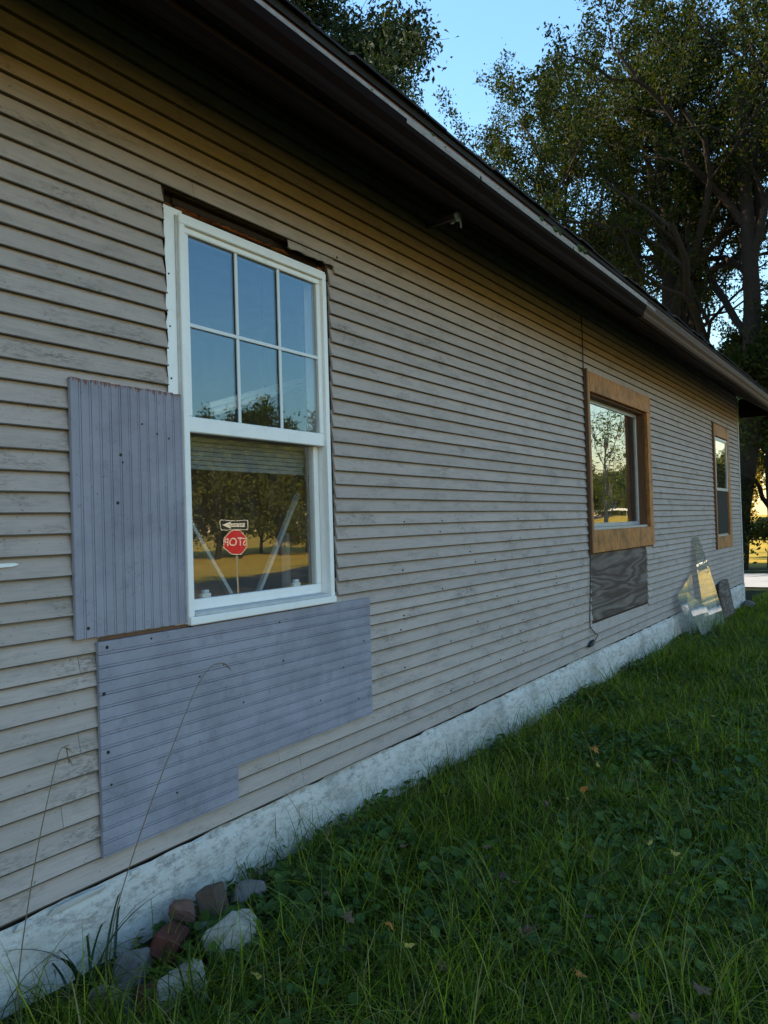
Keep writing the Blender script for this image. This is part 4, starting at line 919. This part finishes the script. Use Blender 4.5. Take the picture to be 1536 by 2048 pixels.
xi = np.concatenate([R.normal(2.85, .26, nb), R.normal(3.5, .35, 500), R.normal(3.9, .5, 500), R.normal(3.2, .3, 350), R.normal(5.6, .7, 500)]); yi = np.concatenate([np.minimum(R.normal(-.45, .13, nb), -.1), np.minimum(R.normal(-.33, .12, 500), -.1), R.normal(-1.55, .25, 500), R.normal(-1.0, .3, 350), R.normal(-1.25, .25, 500)])
tag(mobj('ground_cover', ivy(0, xi, yi, 6, .028), M['clover']), 'broad round-leaved ivy patches beside the rubble and in the lawn', 'ground cover', kind='stuff')
tag(mobj('ground_cover', ivy(0, xs_, ys_, 5, .020), M['clover']), 'low round-leaved ground ivy growing through the lawn', 'ground cover', kind='stuff')

# single plants --------------------------------------------------------
def stalk(name, label, pts, r, spike):
    o = empty(name, pts[0]); tag(o, label, 'plant'); inv = Matrix.Translation(-Vector(pts[0]))
    def ch(b, n, m):
        q = b.build(n, m); q.parent = o; q.matrix_parent_inverse = inv; return q
    P = [Vector(p) for p in pts]; Q = []
    for i in range(len(P) - 1):
        p0 = P[max(i - 1, 0)]; p1 = P[i]; p2 = P[i + 1]; p3 = P[min(i + 2, len(P) - 1)]
        for k in range(5):
            t = k / 5; Q.append(.5 * ((2 * p1) + (p2 - p0) * t + (2 * p0 - 5 * p1 + 4 * p2 - p3) * t * t + (3 * p1 - p0 - 3 * p2 + p3) * t ** 3))
    Q.append(P[-1]); ch(MB().tube(Q, [r * (1 - .7 * i / len(Q)) for i in range(len(Q))], 5), 'stem', M['straw'])
    for k in range(spike):
        i = int(len(Q) * (.72 + .27 * k / spike)); i = min(i, len(Q) - 2); p = Q[i]; d = (Q[i + 1] - Q[i]).normalized()
        e = p + d * .022 + Vector((rnd.uniform(-.012, .012), rnd.uniform(-.01, .004), rnd.uniform(-.014, .004)))
        ch(MB().tube([p, (p + e) / 2 + Vector((0, 0, .002)), e], [.0008, .0022, .0006], 4), 'seed_husk', M['straw'])
    return o
stalk('seed_stalk', 'thin dry seed stalk nodding at the lower left in front of the clapboards', [(1.655, -.13, .02), (1.665, -.13, .20), (1.735, -.125, .52), (1.80, -.12, .74), (1.842, -.12, .865), (1.868, -.12, .878), (1.884, -.12, .83)], .0026, 11)
stalk('seed_stalk', 'taller dry seed stalk leaning across the lower lavender panel', [(2.00, -.16, .02), (2.05, -.15, .22), (2.20, -.13, .48), (2.38, -.12, .76), (2.52, -.115, .965), (2.61, -.115, 1.045), (2.68, -.115, 1.055), (2.72, -.115, 1.03)], .0026, 15)
stalk('seed_stalk', 'short bare twig stem standing in front of the foundation under the panel', [(3.30, -.12, -.03), (3.24, -.10, .18), (3.13, -.09, .345)], .002, 2)
def clump(name, label, c, n, L, w, seed, mat):
    R = np.random.default_rng(seed); x = c[0] + R.normal(0, .035, n); y = np.minimum(c[1] + R.normal(0, .03, n), -.05)
    P, T = blades(0, x, y, L * R.uniform(.6, 1.15, n), w * R.uniform(.7, 1.2, n), R.uniform(.5, 1.25, n), R.uniform(.05, .35, n), seed, 9)
    P = P - np.array([c[0], c[1], 0]); o = mobj(name, np_mesh(name, P, T), mat); o.location = (c[0], c[1], 0); return tag(o, label, 'grass clump')
clump('grass_clump', 'coarse dark grass clump arching over the foundation at the lower left', (1.93, -.15), 16, .40, .0125, 3, M['blade_dark'])
clump('grass_clump', 'wide-bladed grass clump in front of the rubble pile', (1.98, -.58), 34, .30, .008, 6, M['grass'])
clump('grass_clump', 'leafy grass clump at the bottom left edge', (1.78, -.42), 40, .30, .008, 8, M['grass'])
clump('grass_clump', 'dry brown grass tuft against the white foundation below the cable', (6.15, -.07), 60, .20, .0035, 12, M['dead'])
clump('grass_clump', 'dark grass tuft against the foundation under the lower panel notch', (3.55, -.09), 40, .24, .004, 14, M['blade_dark'])
clump('grass_clump', 'dark grass tuft against the foundation midway to the picture window', (4.75, -.09), 50, .26, .0045, 17, M['blade_dark'])
clump('grass_clump', 'tall dark weed blades beside the foundation near the glass shards', (9.0, -.12), 22, .36, .012, 19, M['blade_dark'])

# fallen leaves ---------------------------------------------------------
def leaf_mesh(seed, size):
    R = np.random.default_rng(seed); k = 12; bm = bmesh.new(); c = bm.verts.new((0, 0, .004)); ring = []
    for j in range(k):
        t = 2 * math.pi * j / k; r = size * (.5 + .28 * (j % 2)) * R.uniform(.8, 1.2); ring.append(bm.verts.new((r * math.cos(t) * 1.2, r * math.sin(t), size * (.18 * math.cos(2 * t + seed) + R.uniform(-.08, .12)))))
    for j in range(k): bm.faces.new((c, ring[j], ring[(j + 1) % k]))
    s0 = bm.verts.new((size * .6, .0, .0)); s1 = bm.verts.new((size * 1.25, .004, size * .1)); s2 = bm.verts.new((size * 1.25, -.002, size * .1)); bm.faces.new((s0, s1, s2))
    me = bpy.data.meshes.new('fallen_leaf'); bm.to_mesh(me); bm.free(); return me
LM = {}
for k, mk in enumerate(('dead', 'dead_red', 'dead_orange', 'dead_yellow')):
    LM[mk] = [leaf_mesh(10 * k + j, .030) for j in range(2)]
    for q in LM[mk]: q.materials.append(M[mk])
LB = {'dead': 'curled dry brown leaf lying on the lawn', 'dead_red': 'dark maroon leaf lying on the lawn', 'dead_orange': 'bright orange leaf lying on the lawn', 'dead_yellow': 'pale yellow leaf lying on the lawn'}
# (x, y) on the lawn
LF = [('dead_orange', 2.72, -1.72), ('dead_orange', 2.60, -1.02), ('dead_yellow', 2.52, -1.15), ('dead', 2.50, -1.30), ('dead', 2.62, -.82), ('dead_red', 3.1, -1.62), ('dead_red', 3.7, -1.78), ('dead_yellow', 4.0, -1.62), ('dead_yellow', 3.95, -1.75), ('dead', 3.25, -1.25), ('dead_red', 3.3, -1.15),
      ('dead', 4.3, -.98), ('dead_yellow', 4.5, -1.02), ('dead_orange', 4.6, -1.1), ('dead', 5.0, -1.25), ('dead_yellow', 5.1, -1.02), ('dead_red', 5.5, -1.4), ('dead', 6.0, -1.3), ('dead', 6.4, -1.1), ('dead_yellow', 6.7, -1.42), ('dead', 2.75, -.62), ('dead', 3.4, -.6), ('dead_red', 2.42, -.95), ('dead', 2.55, -1.95), ('dead', 2.78, -2.1), ('dead_yellow', 2.15, -.75), ('dead', 3.6, -.95), ('dead_orange', 5.4, -.9), ('dead', 7.5, -1.2), ('dead', 2.9, -1.45)]
for q, (mk, x, y) in enumerate(LF):
    o = bpy.data.objects.new('fallen_leaf', LM[mk][q % 2]); C.objects.link(o); o.location = (x, y, float(gz(x, y)) + rnd.uniform(.08, .13)); o.rotation_euler = (rnd.uniform(-.5, .5), rnd.uniform(-.5, .5), rnd.uniform(0, 6)); s = rnd.uniform(.7, 1.25); o.scale = (s, s, s)
    tag(o, LB[mk], 'leaf', 'fallen leaves on the lawn, ' + mk.replace('dead_', '').replace('dead', 'brown'))
